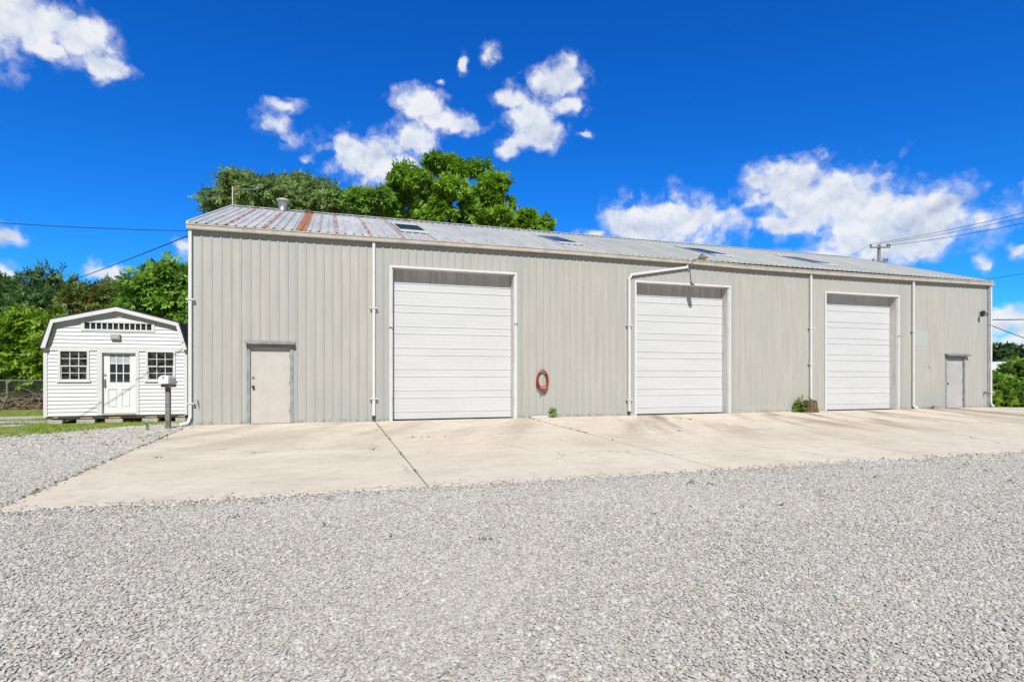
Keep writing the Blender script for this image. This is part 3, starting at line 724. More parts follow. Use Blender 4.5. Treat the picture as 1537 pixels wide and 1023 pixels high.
# gambrel roof slabs and white rakes; lower ends overhang the side walls
OUT = [(SW+.055, 2.045), (SW-.165, 2.80), (0, 3.19)]       # underside line of the roof
def offs(poly, t_):
    r = []
    for i, (x, z) in enumerate(poly):
        a = Vector(poly[max(i-1,0)]); b = Vector(poly[min(i+1,len(poly)-1)]); d = (b-a).normalized(); nrm = Vector((-d.y, d.x))
        if nrm.dot(Vector((1, 1))) < 0: nrm = -nrm
        r.append((x + nrm.x*t_ if i < len(poly)-1 else 0, z + (nrm.y*t_ if i < len(poly)-1 else t_*1.03)))
    return r
up_ = offs(OUT, .045)
poly = [(x, z) for x, z in OUT] + [(x, z) for x, z in up_[::-1]]
rs = MB()
for s in (-1, 1):
    for i in range(2):
        qd = [OUT[i], OUT[i+1], up_[i+1], up_[i]]
        qd = [(s*x, z) for x, z in qd]
        rs.prism(qd if s < 0 else qd[::-1], -.16, D_+.1)
sr = rs.build('roof', M_shingle, shed)
INN = offs(OUT, -.105)
for s in (-1, 1):
    for i in range(2):
        a, b, c, d = OUT[i], OUT[i+1], INN[i+1], INN[i]
        if i == 0: d = (d[0], a[1])
        qd = [(s*x, z) for x, z in (a, b, c, d)]
        MB().prism(qd if s > 0 else qd[::-1], -.162, -.132).build('rake_trim', M_white, sr)
# soffit boards close the overhang
so_ = MB()
for s in (-1, 1):
    for i in range(2):
        a, b = OUT[i], OUT[i+1]
        qd = [(s*(a[0]-.012), -.132, a[1]-.012), (s*(b[0]-.012 if b[0] else 0), -.132, b[1]-.014), (s*(b[0]-.012 if b[0] else 0), .0, b[1]-.014), (s*(a[0]-.012), .0, a[1]-.012)]
        so_.quad(*qd)
so_.build('soffit', M_white, sr)
for s in (-1, 1):
    MB().box(s*SW-.045 - (.0 if s < 0 else -.01), s*SW+.045 - (.01 if s > 0 else 0), -.032, .05, ZB-.03, 2.05).build('corner_trim', M_white, shed, bevel=.004)
MB().box(-SW, SW, -.012, D_, ZB-.075, ZB-.002).build('floor_frame', simple('dark_floor_edge', (.06,.055,.05), .8), shed)
for ya in (.10, 4.0): MB().box(-SW+.1, SW-.1, ya, ya+.1, .09, ZB-.075).build('skid', M_greywood, shed)
MB().box(-SW+.04, SW-.04, -.034, -.006, 1.985, 2.075).build('band_trim', M_white, shed, bevel=.003)
# door
dx0, dx1, dz0, dz1 = SOP[0]
dr = thing('door', None, None); dr.parent = shed
bpy.data.objects.remove(dr)
def panel_with_holes(mb, x0, x1, z0, z1, holes, yf, yb):
    xs = sorted({x0, x1} | {v for h in holes for v in (h[0], h[1])}); zs = sorted({z0, z1} | {v for h in holes for v in (h[2], h[3])})
    for a, b in zip(xs[:-1], xs[1:]):
        for c, d in zip(zs[:-1], zs[1:]):
            if any(h[0] <= (a+b)/2 <= h[1] and h[2] <= (c+d)/2 <= h[3] for h in holes): continue
            mb.quad((a,yf,c),(b,yf,c),(b,yf,d),(a,yf,d))
    for h in holes:
        a, b, c, d = h
        mb.quad((a,yf,c),(a,yb,c),(b,yb,c),(b,yf,c)); mb.quad((a,yf,d),(b,yf,d),(b,yb,d),(a,yb,d))
        mb.quad((a,yf,c),(a,yf,d),(a,yb,d),(a,yb,c)); mb.quad((b,yf,c),(b,yb,c),(b,yb,d),(b,yf,d))
gl = (sx(-2.43), sx(-1.93), 1.11, 1.905)
cw = (gl[1]-gl[0]); lites = []
for i in range(3):
    for j in range(3):
        lites.append((gl[0]+cw*i/3+.012, gl[0]+cw*(i+1)/3-.012, gl[2]+.265*j+.012, gl[2]+.265*(j+1)-.012))
pan = [(sx(-2.45), sx(-2.23), .40, .93), (sx(-2.13), sx(-1.91), .40, .93)]
mb = MB(); panel_with_holes(mb, dx0, dx1, dz0, dz1, lites + pan, .055, .075)
for h in pan:
    a, b, c, d = h; mb.quad((a,.075,c),(b,.075,c),(b,.075,d),(a,.075,d)); mb.box(a+.04, b-.04, .060, .074, c+.05, d-.05)
dr = mb.build('door', simple('white_shed_door', (.78,.78,.80), .4, 0., .03), shed)
MB().quad((gl[0],.073,gl[2]),(gl[1],.073,gl[2]),(gl[1],.073,gl[3]),(gl[0],.073,gl[3])).build('glazing', M_glass, dr)
MB().quad((gl[0],.0705,1.64),(gl[1],.0705,1.64),(gl[1],.0705,gl[3]),(gl[0],.0705,gl[3])).build('blind', simple('pale_blind', (.42,.45,.48), .5), dr)
hd = MB().box(dx0+.03, dx0+.075, .045, .055, .98, 1.22); hd.tube([(dx0+.05,.05,1.20),(dx0+.05,-.0,1.19),(dx0+.05,-.005,1.02),(dx0+.05,.05,.98)], .011, 8)
hd.build('handle', M_galv, dr)
MB().lathe([(.0,0),(.032,0),(.03,.02),(.0,.024)], (dx0+.05, .055, 1.33), 14, (0,-1,0)).build('deadbolt', M_galv, dr, smooth=True)
MB().box(dx0-.115, dx0, -.036, .06, ZB, dz1+.0).build('frame', M_white, dr, bevel=.004)
MB().box(dx1, dx1+.085, -.036, .06, ZB, dz1+.0).build('frame', M_white, dr, bevel=.004)
MB().box(dx0-.115, dx1+.085, -.037, .06, dz1, dz1+.05).build('frame', M_white, dr, bevel=.004)
MB().box(dx0, dx1, -.05, .06, ZB, dz0-.004).build('threshold', simple('weathered_sill', (.40,.37,.33), .7), dr, bevel=.004)
# windows
M_cur = mat('grey_white_curtain', lambda t: (lambda p: pbsdf(t, t.mix(t.ss(t.noise(t.scaled(p,(7,1,9)), 1.2, 3), .42, .55), (.10,.10,.105), (.78,.78,.78)), .8))(t.obj()))
def shed_window(o):
    x0, x1, z0, z1 = o; mid = (z0+z1)/2 - .01
    mb = MB(); f_ = .055
    mb.box(x0-f_, x0, -.038, .03, z0-.02, z1+f_).box(x1, x1+f_, -.038, .03, z0-.02, z1+f_).box(x0, x1, -.037, .03, z1, z1+f_)
    w = mb.build('window', M_white, shed, bevel=.004)
    MB().box(x0-.085, x1+.085, -.055, .03, z0-.062, z0-.02).build('sill', M_white, w, bevel=.004)
    MB().box(x0, x1, -.018, .03, mid-.016, mid+.016).box(x0, x1, -.01, .03, z0-.02, z0+.018).box(x0, x0+.018, -.01, .03, z0+.018, mid-.016).box(x1-.018, x1, -.01, .03, z0+.018, mid-.016).build('sash', M_white, w)
    mu = MB()
    for i in (1, 2):
        xx = x0 + (x1-x0)*i/3; mu.box(xx-.009, xx+.009, .008, .022, z0+.018, mid-.016).box(xx-.009, xx+.009, .004, .022, mid+.016, z1)
    for za, zb in ((z0+.018, mid-.016), (mid+.016, z1)):
        zz = (za+zb)/2; mu.box(x0, x1, .009, .021, zz-.009, zz+.009)
    mu.build('muntins', M_white, w)
    pane = MB().quad((x0,.023,z0),(x1,.023,z0),(x1,.023,z1),(x0,.023,z1)).build('pane', mat('clear_pane', lambda t: t.n('ShaderNodeMixShader', {0: t.n('ShaderNodeFresnel', {0: 1.6}), 1: t.n('ShaderNodeBsdfTransparent'), 2: t.n('ShaderNodeBsdfGlossy', {'Roughness': .03})})), w)
    cu = MB(); nx = 36
    for i in range(nx+1):
        u = i/nx; xx = x0 + (x1-x0)*u; yy = .075 + .018*math.sin(u*38); cu.v += [(xx, yy, z0-.02), (xx, yy, z1+.02)]
    for i in range(nx): cu.f.append((2*i, 2*i+2, 2*i+3, 2*i+1))
    cu.build('curtain', M_cur, w, smooth=True)
shed_window(SOP[1]); shed_window(SOP[2])
x0, x1, z0, z1 = SOP[3]
tr_ = MB().box(x0-.05, x0+.03, -.036, .03, z0-.02, z1+.03).box(x1-.03, x1+.05, -.036, .03, z0-.02, z1+.03).box(x0+.03, x1-.03, -.0355, .03, z1-.03, z1+.03).box(x0+.03, x1-.03, -.0355, .03, z0-.02, z0+.035)
for i in range(1, 12):
    xx = x0+.03 + (x1-x0-.06)*i/12; tr_.box(xx-.014, xx+.014, -.02, .028, z0+.035, z1-.03)
tw = tr_.build('transom_window', M_white, shed)
MB().quad((x0,.024,z0),(x1,.024,z0),(x1,.024,z1),(x0,.024,z1)).build('pane', M_glass, tw)
wl = MB().box(sx(-2.36), sx(-2.135), -.09, -.015, 2.30, 2.45).build('wall_light', simple('grey_fixture', (.30,.29,.26), .5), shed, bevel=.006)
MB().box(sx(-2.335), sx(-2.16), -.102, -.089, 2.312, 2.415).build('lens', simple('cloudy_lens', (.42,.41,.37), .25), wl, bevel=.004)

# concrete blocks and lumber shims under the shed
gB = 'concrete blocks under the shed'
BL = [(-3.66, .34, 'tipped block at the far left corner under the white shed'), (-2.96, .42, 'low grey block left of the shed door'), (-2.30, .42, 'wide grey block directly under the shed door'), (-1.42, .40, 'light block under the right shed window'), (-.66, .26, 'last block beside the white corner downspout')]
GS_ = 'wooden shims under the shed'
for (x, w, lb) in BL:
    b = MB(); d_ = .20; h = .111
    b.box(-w/2, w/2, -d_/2, d_/2, 0, h)
    o = b.build('concrete_block', M_block, bevel=.008); o.location = (x, 2.06, gz(2)); tag(o, lb, 'block', gB)
    o.rotation_euler = (0, R_(3) if x < -3.5 else 0, R_(random.uniform(-5, 5)))
    hh = MB().box(-.5*w*.7, .5*w*.7, -.07, .07, 0, .028) if x > -3.2 else MB().box(-.06, .06, -.07, .07, 0, .028)
    s_ = hh.build('wood_shim', M_wood, bevel=.002); s_.location = (x+.02, 2.035, gz(2)+.1355 + (.02 if x < -3.5 else 0)); s_.rotation_euler = (0, 0, R_(random.uniform(-6, 6)))
    tag(s_, 'tan lumber shim on the ' + lb, 'shim', GS_)

# ================================================================== UTILITY POLE, WIRES, FENCE, POSTS
up0 = at(1319, 566, 50); zt = at(1319, 366, 50).z
pole = thing('utility_pole', 'grey wooden utility pole with two crossarms rising beyond the metal roof', 'pole', (up0.x, up0.y, -.03), R_(-20))
MB().tube([(0,0,0),(0,0,zt*.5),(0,0,zt)], [.17,.15,.13], 12).build('shaft', M_greywood, pole, smooth=True)
c1 = MB().box(-.86,.86,-.19,-.09,zt-.36,zt-.24).build('crossarm', M_greywood, pole)
c2 = MB().box(-.62,.62,-.19,-.10,zt-1.62,zt-1.52).build('crossarm', M_greywood, pole)
for c, xs2, zz in ((c1, (-.78, .62, .8), zt-.24), (c2, (-.58, .35, .58), zt-1.52)):
    for xi in xs2: MB().lathe([(.03,0),(.035,.06),(.075,.08),(.06,.13),(.08,.15),(.05,.22),(.0,.23)], (xi,-.14,zz), 10).build('insulator', simple('brown_porcelain', (.09,.06,.045), .3), c, smooth=True)
MB().tube([(.0,-.15,zt-1.5),(.45,-.15,zt-.36)], .02, 6).build('brace', M_galv, pole)
def wire(name, label, p, q_, sag, r, group=None, n=24):
    p, q_ = Vector(p), Vector(q_)
    pts = [p.lerp(q_, i/n) - Vector((0,0,4*sag*(i/n)*(1-i/n))) for i in range(n+1)]
    o = MB().tube(pts, r, 6).build(name, M_wire, smooth=True); return tag(o, label, 'cable', group)
GW = 'power lines from the utility pole'
wire('power_line', 'upper of the lines running right from the utility pole', at(1309, 365.5, 49.7), at(1640, 293, 30), .22, .014, GW)
wire('power_line', 'middle of the lines running right from the utility pole', at(1320, 365.5, 49.9), at(1640, 302, 30), .22, .014, GW)
wire('power_line', 'lower of the lines running right from the utility pole', at(1336, 367.5, 49.9), at(1640, 312, 30), .22, .016, GW)
wire('power_line', 'upper faint line sloping down from the utility pole to the roof', at(1308, 366, 49.9), at(1225, 405, 75), .2, .012, GW)
wire('power_line', 'lower faint line sloping down from the utility pole to the roof', at(1319, 389, 49.9), at(1230, 425, 75), .2, .012, GW)
wire('power_line', 'thin line crossing the blue sky above the right roof corner', at(1360, 432, 80), at(1620, 396, 60), .3, .022)
wire('power_line', 'black service cable leaving the right wall end, rising to the right', (BX+.03, .1, 3.62), at(1620, 474, 26), .06, .020)
wire('power_line', 'black service cable leaving the right wall end, dropping to the right', (BX+.03, .1, 3.47), at(1620, 532, 30), .10, .016)
wire('power_line', 'black cable from the left roof corner sloping towards the camera', (0, -.02, 4.97), (-15, -7.6, 4.55), .58, .008, None, 40)
wire('power_line', 'thin cable from the left roof corner falling behind the trees', (0, -.0, 4.88), at(-10, 452, 42), .25, .014, None, 40)
wire('power_line', 'faint lower cable passing behind the leafy tree beside the building', (-.03, .4, 4.1), at(190, 426, 45), .5, .016)

fp = at(16, 612, 23)
fen = thing('chain_link_fence', 'grey chain link fence in front of the green thicket', 'fence', (-9.1, 11.9, gz(12)), R_(-17))
fx0, fx1 = -6.0, 3.2
MB().tube([(fx0,0,1.14),(fx1,0,1.14)], .021, 8).build('rail', M_galv, fen)
for xx in (-5.4, -2.7, 0, 2.7): MB().tube([(xx,0,0),(xx,0,1.16)], .03, 8).build('post', M_galv, fen)
ch = MB(); st_ = .085; Hh = 1.1
k = fx0 - Hh
while k < fx1:
    for sg in (1, -1):
        a0, b0 = (k, 0.02) if sg > 0 else (k+Hh, 0.02); a1, b1 = (k+Hh, Hh+.02) if sg > 0 else (k, Hh+.02)
        t0, t1 = 0., 1.
        for lim, up__ in ((fx0, False), (fx1, True)):
            for _ in (0,):
                dxx = a1 - a0
                tt_ = (lim - a0)/dxx
                if (not up__ and dxx > 0) or (up__ and dxx < 0): t0 = max(t0, tt_)
                else: t1 = min(t1, tt_)
        if t1 - t0 > .02:
            P0 = (a0+(a1-a0)*t0, -.03 + .003*sg, b0+(b1-b0)*t0); P1 = (a0+(a1-a0)*t1, -.03 + .003*sg, b0+(b1-b0)*t1)
            ch.tube([P0, P1], .0025, 3, caps=False)
    k += st_
ch.build('mesh', M_galv, fen)
pp = at(97.5, 566, 26)
tag(MB().tube([(0,0,0),(0,0,at(97.5,456,26).z+.03)], .075, 10).build('wooden_post', simple('pale_weathered_post', (.36,.34,.30), .8), loc=(pp.x, pp.y, -.03)), 'pale weathered post rising behind the left end of the shed roof', 'post')

# ================================================================== FOLIAGE
def sprays(C, D, L, pairs, ll, lw, droop, jit=.35):
    """C (n,3) roots, D (n,3) outward directions -> leaflets as quads along drooping stalks"""
    n = len(C); O = D / (np.linalg.norm(D, axis=1, keepdims=True)+1e-9)          # each spray lies across the crown's surface, faces out and up
    rd = rng.normal(0, 1, (n,3)); rd -= O*np.sum(rd*O, 1, keepdims=True)*.8; rd /= np.linalg.norm(rd, axis=1, keepdims=True)
    D = rd + O*.45; D[:,2] -= droop; D /= np.linalg.norm(D, axis=1, keepdims=True)
    upv = O*.8 + np.array([0,0,.7]) + rng.normal(0, jit, (n,3))
    S = np.cross(D, upv); S /= np.linalg.norm(S, axis=1, keepdims=True) + 1e-9
    Nn = np.cross(S, D)
    Ls = L * rng.uniform(.65, 1.25, (n,1)); V = []; 
    for i in range(pairs*2+1):
        j = i // 2; s = .25 + .75*(j+.5)/pairs if i < pairs*2 else 1.0
        side = (1 if i % 2 else -1) if i < pairs*2 else 0
        bend = np.array([0,0,-1.])*(droop*.35*s*s)*Ls
        base = C + D*Ls*s + bend
        ang = .95 if side else 0.
        d = D*math.cos(ang) + S*side*math.sin(ang) + rng.normal(0,.18,(n,3)); d /= np.linalg.norm(d, axis=1, keepdims=True)
        w = np.cross(d, Nn + rng.normal(0,.30,(n,3))); w /= np.linalg.norm(w, axis=1, keepdims=True)+1e-9
        l = ll*rng.uniform(.7,1.3,(n,1)); ww = lw*rng.uniform(.8,1.2,(n,1))
        V.append(np.stack([base, base+d*l*.45+w*ww*.5, base+d*l, base+d*l*.45-w*ww*.5], axis=1))
    V = np.concatenate(V, 0).reshape(-1,3)
    return V
def crown_points(blobs, n, sub=9, shell=.55, subr=.42):
    """blobs: (x,y,z,rx,ry,rz). leaves sit on lumps that sit on each blob's surface"""
    vol = np.array([b[3]*b[5] for b in blobs]); vol /= vol.sum(); Cs, Ds = [], []
    for b, f in zip(blobs, vol):
        c = np.array(b[:3]); r = np.array(b[3:]); k = max(5, int(sub)); m = int(n*f)
        u = rng.normal(0,1,(k,3)); u /= np.linalg.norm(u,axis=1,keepdims=True); u[:,2] = np.where(u[:,2] < -.5, -u[:,2]*.5, u[:,2])
        sc_ = c + u*r*rng.uniform(.35,1.0,(k,1)); sr_ = rng.uniform(.5,1.35,(k,1))*r*subr
        idx = rng.integers(0,k,m); v = rng.normal(0,1,(m,3)); v /= np.linalg.norm(v,axis=1,keepdims=True)
        rad = rng.uniform(shell,1.,(m,1))
        Cs.append(sc_[idx] + v*sr_[idx]*rad); d = v + .5*u[idx]; Ds.append(d/np.linalg.norm(d,axis=1,keepdims=True))
    return np.concatenate(Cs), np.concatenate(Ds)
def limb_tubes(base, h0, targets, r0, mb):
    base = Vector(base); fork = base + Vector((random.uniform(-.2,.2), random.uniform(-.2,.2), h0))
    mb.tube([base, base.lerp(fork,.5)+Vector((.06,.04,0)), fork], [r0, r0*.8, r0*.7], 9)
    for tg in targets:
        tg = Vector(tg); m1 = fork.lerp(tg,.4) + Vector((random.uniform(-.3,.3), random.uniform(-.3,.3), random.uniform(.1,.5)))
        m2 = fork.lerp(tg,.75) + Vector((random.uniform(-.3,.3), random.uniform(-.3,.3), random.uniform(0,.3)))
        mb.tube([fork - Vector((0,0,.2)), m1, m2, tg], [r0*.5, r0*.36, r0*.22, r0*.08], 7)
        for _ in range(3):
            e_ = tg + Vector((random.uniform(-1,1), random.uniform(-1,1), random.uniform(-.2,1)))*.9
            mb.tube([m2, m2.lerp(e_,.5)+Vector((0,0,.1)), e_], [r0*.16, r0*.1, r0*.03], 5)
def tree(label, px_blobs, Z, n, leaf, lm, base_px, group=None, name='tree', r0=.22, fork=.35, sub=9, shell=.55, subr=.42, cat='tree', trunk=True):
    """px_blobs: (px, py, rx, ry, dZ) measured in the photo, put at distance Z"""
    bl = []
    for (px, py, rx, ry, dz_) in px_blobs:
        c = at(px, py, Z+dz_); s_ = (Z+dz_)/FPX; bl.append((c.x, c.y, c.z, rx*s_, min(rx, ry*1.3)*s_, ry*s_))
    b = at(base_px, 566, Z); b.z = -.03
    root = thing(name, label, cat, b, 0., group)
    C, D = crown_points(bl, n, sub, shell, subr); V = sprays(C, D, **leaf) - np.array(b)
    npmesh('crown', V, np.arange(len(V)).reshape(-1,4), lm, root)
    if trunk:
        mb = MB(); top = max(x[2] for x in bl)
        limb_tubes((0,0,-.1), (min(x[2]-x[5] for x in bl) - b.z)*.75 + top*.12, [(x[0]-b.x, x[1]-b.y, x[2]-b.z) for x in bl], r0, mb)
        mb.build('trunk', M_bark, root, smooth=True)
    return root
FROND = dict(L=.75, pairs=6, ll=.26, lw=.085, droop=.35)
WAL = dict(L=.55, pairs=4, ll=.30, lw=.13, droop=.25)
BIG = dict(L=.40, pairs=3, ll=.34, lw=.17, droop=.15)
tree('feathery olive green tree behind the left half of the roof', [(336,298,26,16,0),(350,272,20,13,0),(372,276,20,14,1),(388,290,30,18,-1),(425,286,28,17,0),(452,278,22,14,1),(478,286,26,16,0),(498,300,24,17,-1),(440,304,36,18,0),(360,308,30,14,1),(470,312,50,16,0),(405,312,40,14,1)], 36, 3600, dict(L=.7, pairs=6, ll=.25, lw=.085, droop=.45), L_olive, 420, sub=10, subr=.38)
tree('tall bright green tree with broad leaves behind the roof', [(662,250,30,15,0),(700,258,34,18,1),(738,276,22,20,0),(622,270,34,18,-1),(592,290,22,16,0),(640,294,30,14,1),(680,286,30,18,-1),(718,300,34,20,0),(745,305,18,24,1),(606,316,36,18,0),(655,322,34,16,-1),(700,330,46,16,0),(752,330,22,18,0),(575,318,20,16,1)], 34, 5000, dict(L=.42, pairs=4, ll=.25, lw=.105, droop=.2), L_bright, 680, r0=.3, sub=8, subr=.33)
tree('short mid green tree between the olive and the tall tree', [(550,310,26,20,0),(535,298,14,10,0),(570,300,18,14,0)], 33, 1500, dict(L=.45, pairs=4, ll=.24, lw=.10, droop=.25), L_mid, 555)
tree('low green tree crown peeking over the roof, right of the tall tree', [(792,331,18,13,0),(810,340,15,11,0),(780,345,18,12,0)], 35, 800, dict(L=.42, pairs=4, ll=.25, lw=.105, droop=.15), L_bright, 803)
GT = 'trees behind the shed'
tree('dark green tree with long upright fronds at the far left', [(64,418,18,10,0),(46,436,22,10,0),(16,446,26,10,0),(94,438,18,12,1),(88,455,26,16,1),(52,452,26,14,-1),(14,460,30,14,0),(-30,440,40,30,0),(112,468,24,18,1),(60,476,40,16,0),(10,484,40,16,0),(100,490,40,20,0)], 33, 1500, dict(L=.8, pairs=7, ll=.30, lw=.085, droop=-.15), L_dark, 60, GT, sub=13, shell=.5)
tree('half withered brown and green tree directly behind the shed peak', [(122,450,20,20,0),(150,446,22,20,0),(186,444,22,20,1),(135,465,34,20,0),(190,462,34,20,0)], 31, 1300, dict(L=.6, pairs=6, ll=.24, lw=.075, droop=.0), L_brown, 150, GT, sub=10)
tree('lush green tree pressed against the left wall of the building', [(255,415,36,24,0),(240,440,44,28,0),(270,450,40,36,0),(215,462,34,22,0),(285,480,40,40,0),(230,480,44,24,0)], 24, 2200, dict(L=.5, pairs=5, ll=.26, lw=.11, droop=.25), L_mid, 262, GT, sub=12)
tree('bright yellow green bush crowding the chain link fence', [(20,500,44,30,0),(60,520,30,34,0),(15,540,50,34,0),(55,555,30,34,0),(-40,520,50,50,0),(40,485,30,18,0),(80,490,26,18,0),(85,530,26,40,0)], 25.5, 3600, dict(L=.42, pairs=4, ll=.23, lw=.11, droop=.2), L_lime, 40, name='bush', cat='bush', r0=.08, sub=12, subr=.36)
tree('dark bush low in the shade behind the fence', [(0,575,50,36,0),(45,580,40,34,0),(90,560,40,50,0),(-60,570,60,45,0)], 27.5, 1800, dict(L=.42, pairs=4, ll=.24, lw=.11, droop=.2), L_mid, 30, name='bush', cat='bush', r0=.06)
def far_fill(label, blobs_, Z, n, m, base):
    return tree(label, blobs_, Z, n, dict(L=.9, pairs=4, ll=.5, lw=.24, droop=.15), m, base, name='tree', sub=12, r0=.2)
far_fill('broad dark tree filling the gap between shed and fence', [(60,520,80,70,0),(-40,510,80,80,0),(140,530,90,70,0),(230,520,90,70,0)], 40, 2600, L_dark, 100)
# the vines beside the right corner
vr = tree('sprawling bright green vine bush beside the right corner downspout', [(1500,585,24,20,0),(1520,575,30,22,.6),(1550,580,40,30,.5),(1500,600,22,14,-.4),(1535,598,34,16,-.6),(1600,585,60,30,0),(1490,575,14,14,1.)], 24.6, 1700, dict(L=.36, pairs=3, ll=.20, lw=.14, droop=.2), L_vine, 1530, name='vine_bush', cat='bush', r0=.04, sub=9, subr=.30)
st = MB()
for k in range(7):
    a = at(1500+random.uniform(-10,60), 590, 24.2); b = a + Vector((random.uniform(-1.2,1.2), random.uniform(-.5,.3), random.uniform(.3,.9)))
    st.tube([(a.x-vr.location.x, a.y-vr.location.y, .1), tuple(a.lerp(b,.6)-vr.location), tuple(b-vr.location)], [.02,.014,.006], 5)
st.build('stem', simple('pale_vine_stem', (.30,.33,.12), .7), vr)
tree('young leafy sapling rising from the vines at the right edge', [(1537,552,14,12,0),(1524,560,12,10,0)], 26.5, 260, dict(L=.36, pairs=3, ll=.22, lw=.14, droop=.2), L_vine, 1534, name='sapling', r0=.04)
# far wooded hill and the low white building beyond the vines
hl = MB(); nx_, ny_ = 40, 8
for j in range(ny_+1):
    for i in range(nx_+1):
        x_ = 150 + i*18; y_ = 150 + j*45; h_ = 17*math.sin(min(1, j/4)*math.pi/2)*(1+.12*math.sin(i*.7)) * min(1, i/4+.4) - 1 if j else -1
        hl.v.append((x_, y_, h_))
for j in range(ny_):
    for i in range(nx_): a = j*(nx_+1)+i; hl.f.append((a, a+1, a+nx_+2, a+nx_+1))
tag(hl.build('hill', simple('hill_turf', (.05,.085,.02), .95), smooth=True), kind='structure')
fb_ = []
for k in range(150):
    px = random.uniform(1440, 1700); Z = random.uniform(230, 340); c = at(px, 533 + random.uniform(-4, 12), Z); r = random.uniform(3.0, 5.5)
    fb_.append((c.x, c.y, c.z, r*1.2, r*1.2, r))
for k in range(150):
    a_ = R_(random.uniform(-75, 12)); Z = random.uniform(110, 190); r = random.uniform(3.5, 6.5)
    fb_.append((CAM[0] + math.sin(a_)*Z, CAM[1] + math.cos(a_)*Z, r*.6, r*1.3, r*1.2, r))
C, D = crown_points(fb_, 20000, 5); V = sprays(C, D, 1.2, 2, 1.5, .9, .1)
tag(npmesh('far_woods', V, np.arange(len(V)).reshape(-1,4), L_far), 'wooded green ridge and tree line far behind the buildings', 'woods', None, 'stuff')
wb = at(1520, 566, 58)
lb_ = thing('low_building', 'long low white roofed building beyond the vine bush', 'building', (wb.x, wb.y, -.03), R_(-24))
MB().box(-14, 22, 0, 7, 0, 2.0).build('wall', M_white, lb_)
MB().prism([(0,0),(1,0),(1,1)],0,1)
rr = MB()
for i in range(9):
    a = math.pi*i/8; rr.v += [(-14.2, 3.5-3.7*math.cos(a), 2.0+.95*math.sin(a)), (22.2, 3.5-3.7*math.cos(a), 2.0+.95*math.sin(a))]
for i in range(8): rr.f.append((2*i, 2*i+1, 2*i+3, 2*i+2))
rr.f.append(tuple(2*i for i in reversed(range(9)))); rr.f.append(tuple(2*i+1 for i in range(9)))
rr.build('roof', simple('white_membrane', (.72,.74,.77), .5), lb_)

# brush pile by the fence
bp = MB(); o_ = at(35, 614, 22.5); 
for k in range(190):
    a = Vector((random.gauss(0,1.0), random.gauss(0,.3), abs(random.gauss(.2,.2)))); L_ = random.uniform(.4,1.5); an = random.uniform(0, math.pi)
    d = Vector((math.cos(an), math.sin(an)*.6, random.uniform(-.15,.45))).normalized()
    p0 = a - d*L_/2; p1 = a + d*L_/2; p0.z = max(p0.z, .01); p1.z = max(p1.z, .01)
    md = a + Vector((random.uniform(-.1,.1), 0, random.uniform(0,.15))); md.z = max(md.z, .02)
    bp.tube([p0, md, p1], [random.uniform(.012,.03), .014, .005], 5)
tag(bp.build('brush_pile', simple('dead_branches', (.20,.15,.11), .9, 0., .35, 3), loc=(o_.x, o_.y, -.03)), 'tangle of dead brown branches heaped at the fence foot', 'brush', None, 'stuff')

# stump, weeds
stp = thing('tree_stump', 'short mossy brown stump standing under the downspout', 'stump', (19.72, -.30, -.006))
def stump_mesh(r, h, n=26):
    mb = MB(); rings = 6
    for j in range(rings):
        f_ = j/(rings-1)
        for k in range(n):
            a = 2*math.pi*k/n; rr_ = r*(1.14 - .2*f_ + .10*math.sin(3*a+1) + .05*math.sin(7*a+f_*2) + (.12*(1-f_)**3)*abs(math.sin(2.5*a)))
            mb.v.append((rr_*math.cos(a), rr_*math.sin(a)*.8, h*f_ + (.03*math.sin(5*a) if j == rings-1 else 0)))
    for j in range(rings-1):
        for k in range(n): k2 = (k+1) % n; mb.f.append((j*n+k, j*n+k2, (j+1)*n+k2, (j+1)*n+k))
    mb.v.append((0,0,h-.05)); c = len(mb.v)-1
    for k in range(n): mb.f.append(((rings-1)*n+k, (rings-1)*n+(k+1) % n, c))
    return mb
M_stump = mat('mossy_stump_bark', lambda t: (lambda p: pbsdf(t, t.mix(t.ss(t.noise(t.scaled(p,(9,9,1.4)), 2, 4, .65), .35, .65), (.035,.025,.012), (.23,.165,.085)), .95, 0., bump(t, t.noise(t.scaled(p,(14,14,1.5)), 2, 4), .05)))(t.obj()))
stump_mesh(.25, .40).build('bark', M_stump, stp)
V = sprays(np.array([[-.03,-.1,.36],[.0,-.12,.38],[-.05,-.08,.38],[.05,-.1,.37]]*3), rng.normal(0,.4,(12,3))+np.array([0,-.2,1]), .14, 3, .05, .035, .1)
npmesh('sprout', V, np.arange(len(V)).reshape(-1,4), L_vine, stp)
def weed(label, x, y, h, w, n):
    root = thing('weed', label, 'weed', (x, y, .02*min(y,0)-.005), 0., 'weeds along the wall foot')
    C = np.stack([rng.normal(0,w*.35,n), rng.normal(0,w*.15,n), rng.uniform(0,h*.8,n)], 1); D = rng.normal(0,.7,(n,3)) + np.array([0,-.2,.6])
    V = sprays(C, D, h*.3, 2, h*.24, h*.13, .1); npmesh('leaves', V, np.arange(len(V)).reshape(-1,4), L_vine, root)
    mb = MB()
    for k in range(4): mb.tube([(0,0,0), (random.uniform(-w,w)*.4, -.02, h*.5), (random.uniform(-w,w)*.6, -.03, h*random.uniform(.7,1))], [.006,.004,.002], 5)
    mb.build('stem', simple('green_stem', (.10,.16,.03), .7), root)
weed('small green weed growing at the wall below the hose', 9.95, -.09, .30, .12, 22)
weed('leafy weed growing left of the mossy stump', 19.25, -.24, .50, .26, 34)
weed('tiny weed at the wall between the last downspout and the grey door', 26.05, -.08, .16, .14, 14)
weed('small weed standing beside the mailbox post foot', -.78, -.66, .13, .07, 10)

